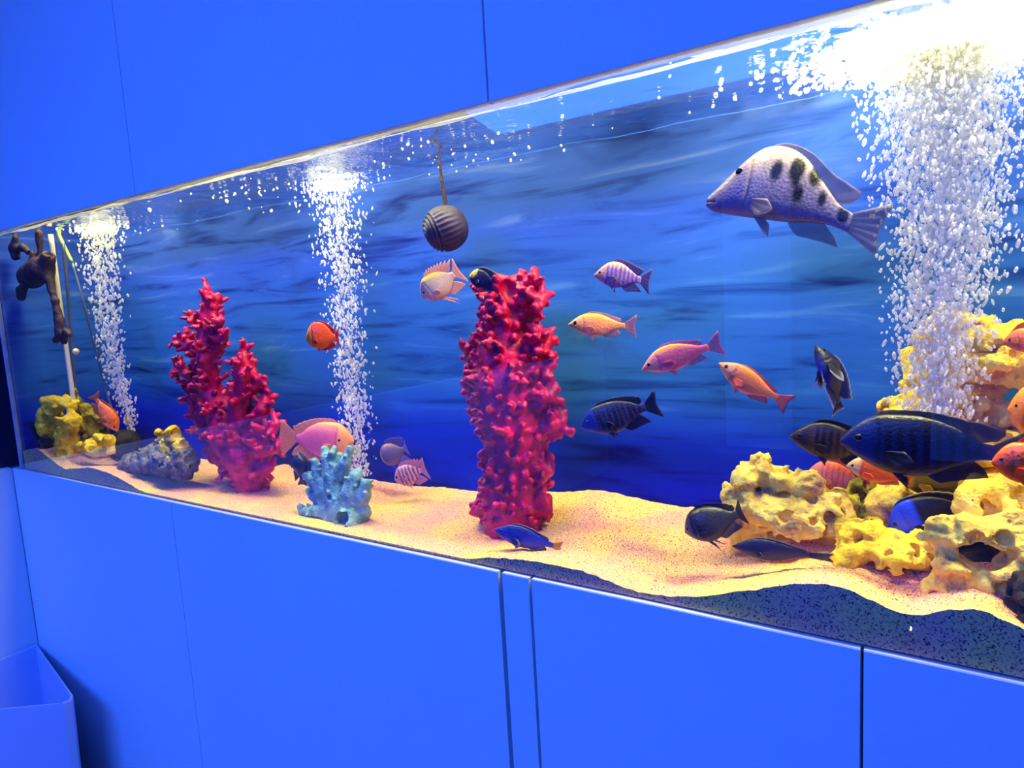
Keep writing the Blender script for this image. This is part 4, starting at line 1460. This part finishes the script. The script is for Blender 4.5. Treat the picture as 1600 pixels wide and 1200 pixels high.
fish('orange fish with a pale face under the large dark blue fish', (1322, 728), (1424, 752), 38, 0.13, 0.4, TOP_DEEP, BOT, 0.60, col=skin((255, 96, 30), (255, 110, 40), (250, 120, 70), face=(250, 190, 110)), fin=(255, 120, 40), eye_c=(60, 30, 30), tail=0.14, tail_h=0.5, dors=(0.2, 0.92, 0.12), anal=(0.55, 0.9, 0.14), eye_s=0.11)
fish('olive yellow fish behind the rear of the large dark blue fish', (1400, 746), (1546, 766), 50, 0.19, 0.3, col=skin((110, 100, 14), (140, 124, 14), (120, 110, 30), face=(190, 166, 30)), fin=(220, 170, 30), tail_c=(232, 190, 30), eye_c=(60, 50, 20), dors=(0.25, 0.9, 0.14), tail_h=0.9)
fish('royal blue headed black fish lodged between the right hand rocks', (1388, 828), (1540, 786), 66, 0.17, 0.3, TOP_DEEP, BOT, 0.58, col=skin((14, 12, 16), (14, 14, 22), (16, 16, 30), extra=lambda c, s, z, p: mixc(c, np.ones_like(c) * lin((40, 66, 200)), (0.46 - s) / 0.04)), fin=(14, 12, 18), fin_edge=(230, 220, 200), eye_c=(20, 24, 60), dors=(0.14, 0.94, 0.16), anal=(0.6, 0.9, 0.2), pelv=0.2, width=0.4)
fish('tall orange fish cut by the right edge above the big blue tail', (1574, 640), (1700, 650), 84, 0.13, 0.3, TOP_DEEP, BOT_DEEP, col=skin((255, 150, 20), (255, 140, 20), (250, 120, 20)), fin=(250, 130, 20), fin_edge=(40, 30, 30), eye_c=(60, 30, 20))
fish('deep red orange fish at the right edge under the tall orange fish', (1549, 722), (1700, 730), 66, 0.05, 0.3, TOP_DEEP, BOT_DEEP, col=skin((255, 110, 10), (252, 90, 10), (230, 80, 20)), fin=(240, 90, 10), fin_edge=(30, 20, 30), eye_c=(60, 30, 20))
fish('orange fish on the upper rock ledge at the right edge', (1566, 536), (1680, 526), 40, 0.15, 0.3, TOP_DEEP, BOT, col=skin((255, 130, 20), (252, 120, 20), (250, 120, 20)), fin=(250, 120, 20), dors=(0.15, 0.9, 0.5), eye_c=(60, 30, 20))

# ------------------------------------------------------------------ bin by the left wall, indicator light
M_BIN = noise_mat('pale_bin', (180, 200, 228), (186, 205, 232), 2, 0.4, spec=0.2)
zr_ = CAM_Z - 1.081
foot = [(-2.655, -0.012), (-2.18, -0.100), (-2.155, -0.115), (-2.16, -0.135), (-2.30, -0.245), (-2.62, -0.495), (-2.655, -0.50)]
cxy = np.array(foot).mean(0)
V, F = [], []
for sc_f, z in ((0.94, 0.0), (1.0, zr_ - 0.004), (0.995, zr_), (0.972, zr_), (0.965, zr_ - 0.004), (0.93, 0.03)):
    for x, y in foot:
        V.append((cxy[0] + (x - cxy[0]) * sc_f, cxy[1] + (y - cxy[1]) * sc_f, z))
nf = len(foot)
for r_ in range(5):
    for i in range(nf):
        F.append((r_ * nf + i, r_ * nf + (i + 1) % nf, (r_ + 1) * nf + (i + 1) % nf, (r_ + 1) * nf + i))
F.append(tuple(range(5 * nf, 6 * nf)))
F.append(tuple(range(nf - 1, -1, -1)))
o = mesh('open_bin', V, F, M_BIN, smooth=False)
o.location = (0, 0, 0)
tag(o, 'open topped blue lit bin standing in the corner at lower left', 'bin')

M_LED, nt, N, L, b = new_mat('indicator_led')
b.inputs['Emission Color'].default_value = (0.75, 0.9, 1, 1)
b.inputs['Emission Strength'].default_value = 60
lp = P(1423, 981, 1.6)
lp[1] = -1.6
le = empty('indicator_light', tuple(lp))
tag(le, 'small bluish indicator light glinting in the glass over the sand', 'light')
V, F = tube_geo([lp + np.array([0, 0, -0.009]), lp + np.array([0, 0, -0.006]), lp + np.array([0, 0.0, -0.003]), lp + np.array([0, 0, -0.002])], [0.0032, 0.0032, 0.003, 0.0015], 16)
adopt(mesh('lens', V, F, M_LED), le)
adopt(box('housing', tuple(lp + np.array([-0.05, -0.05, -lp[2]])), tuple(lp + np.array([0.05, 0.05, -0.008])), M_SEAM, bevel=0.006), le)
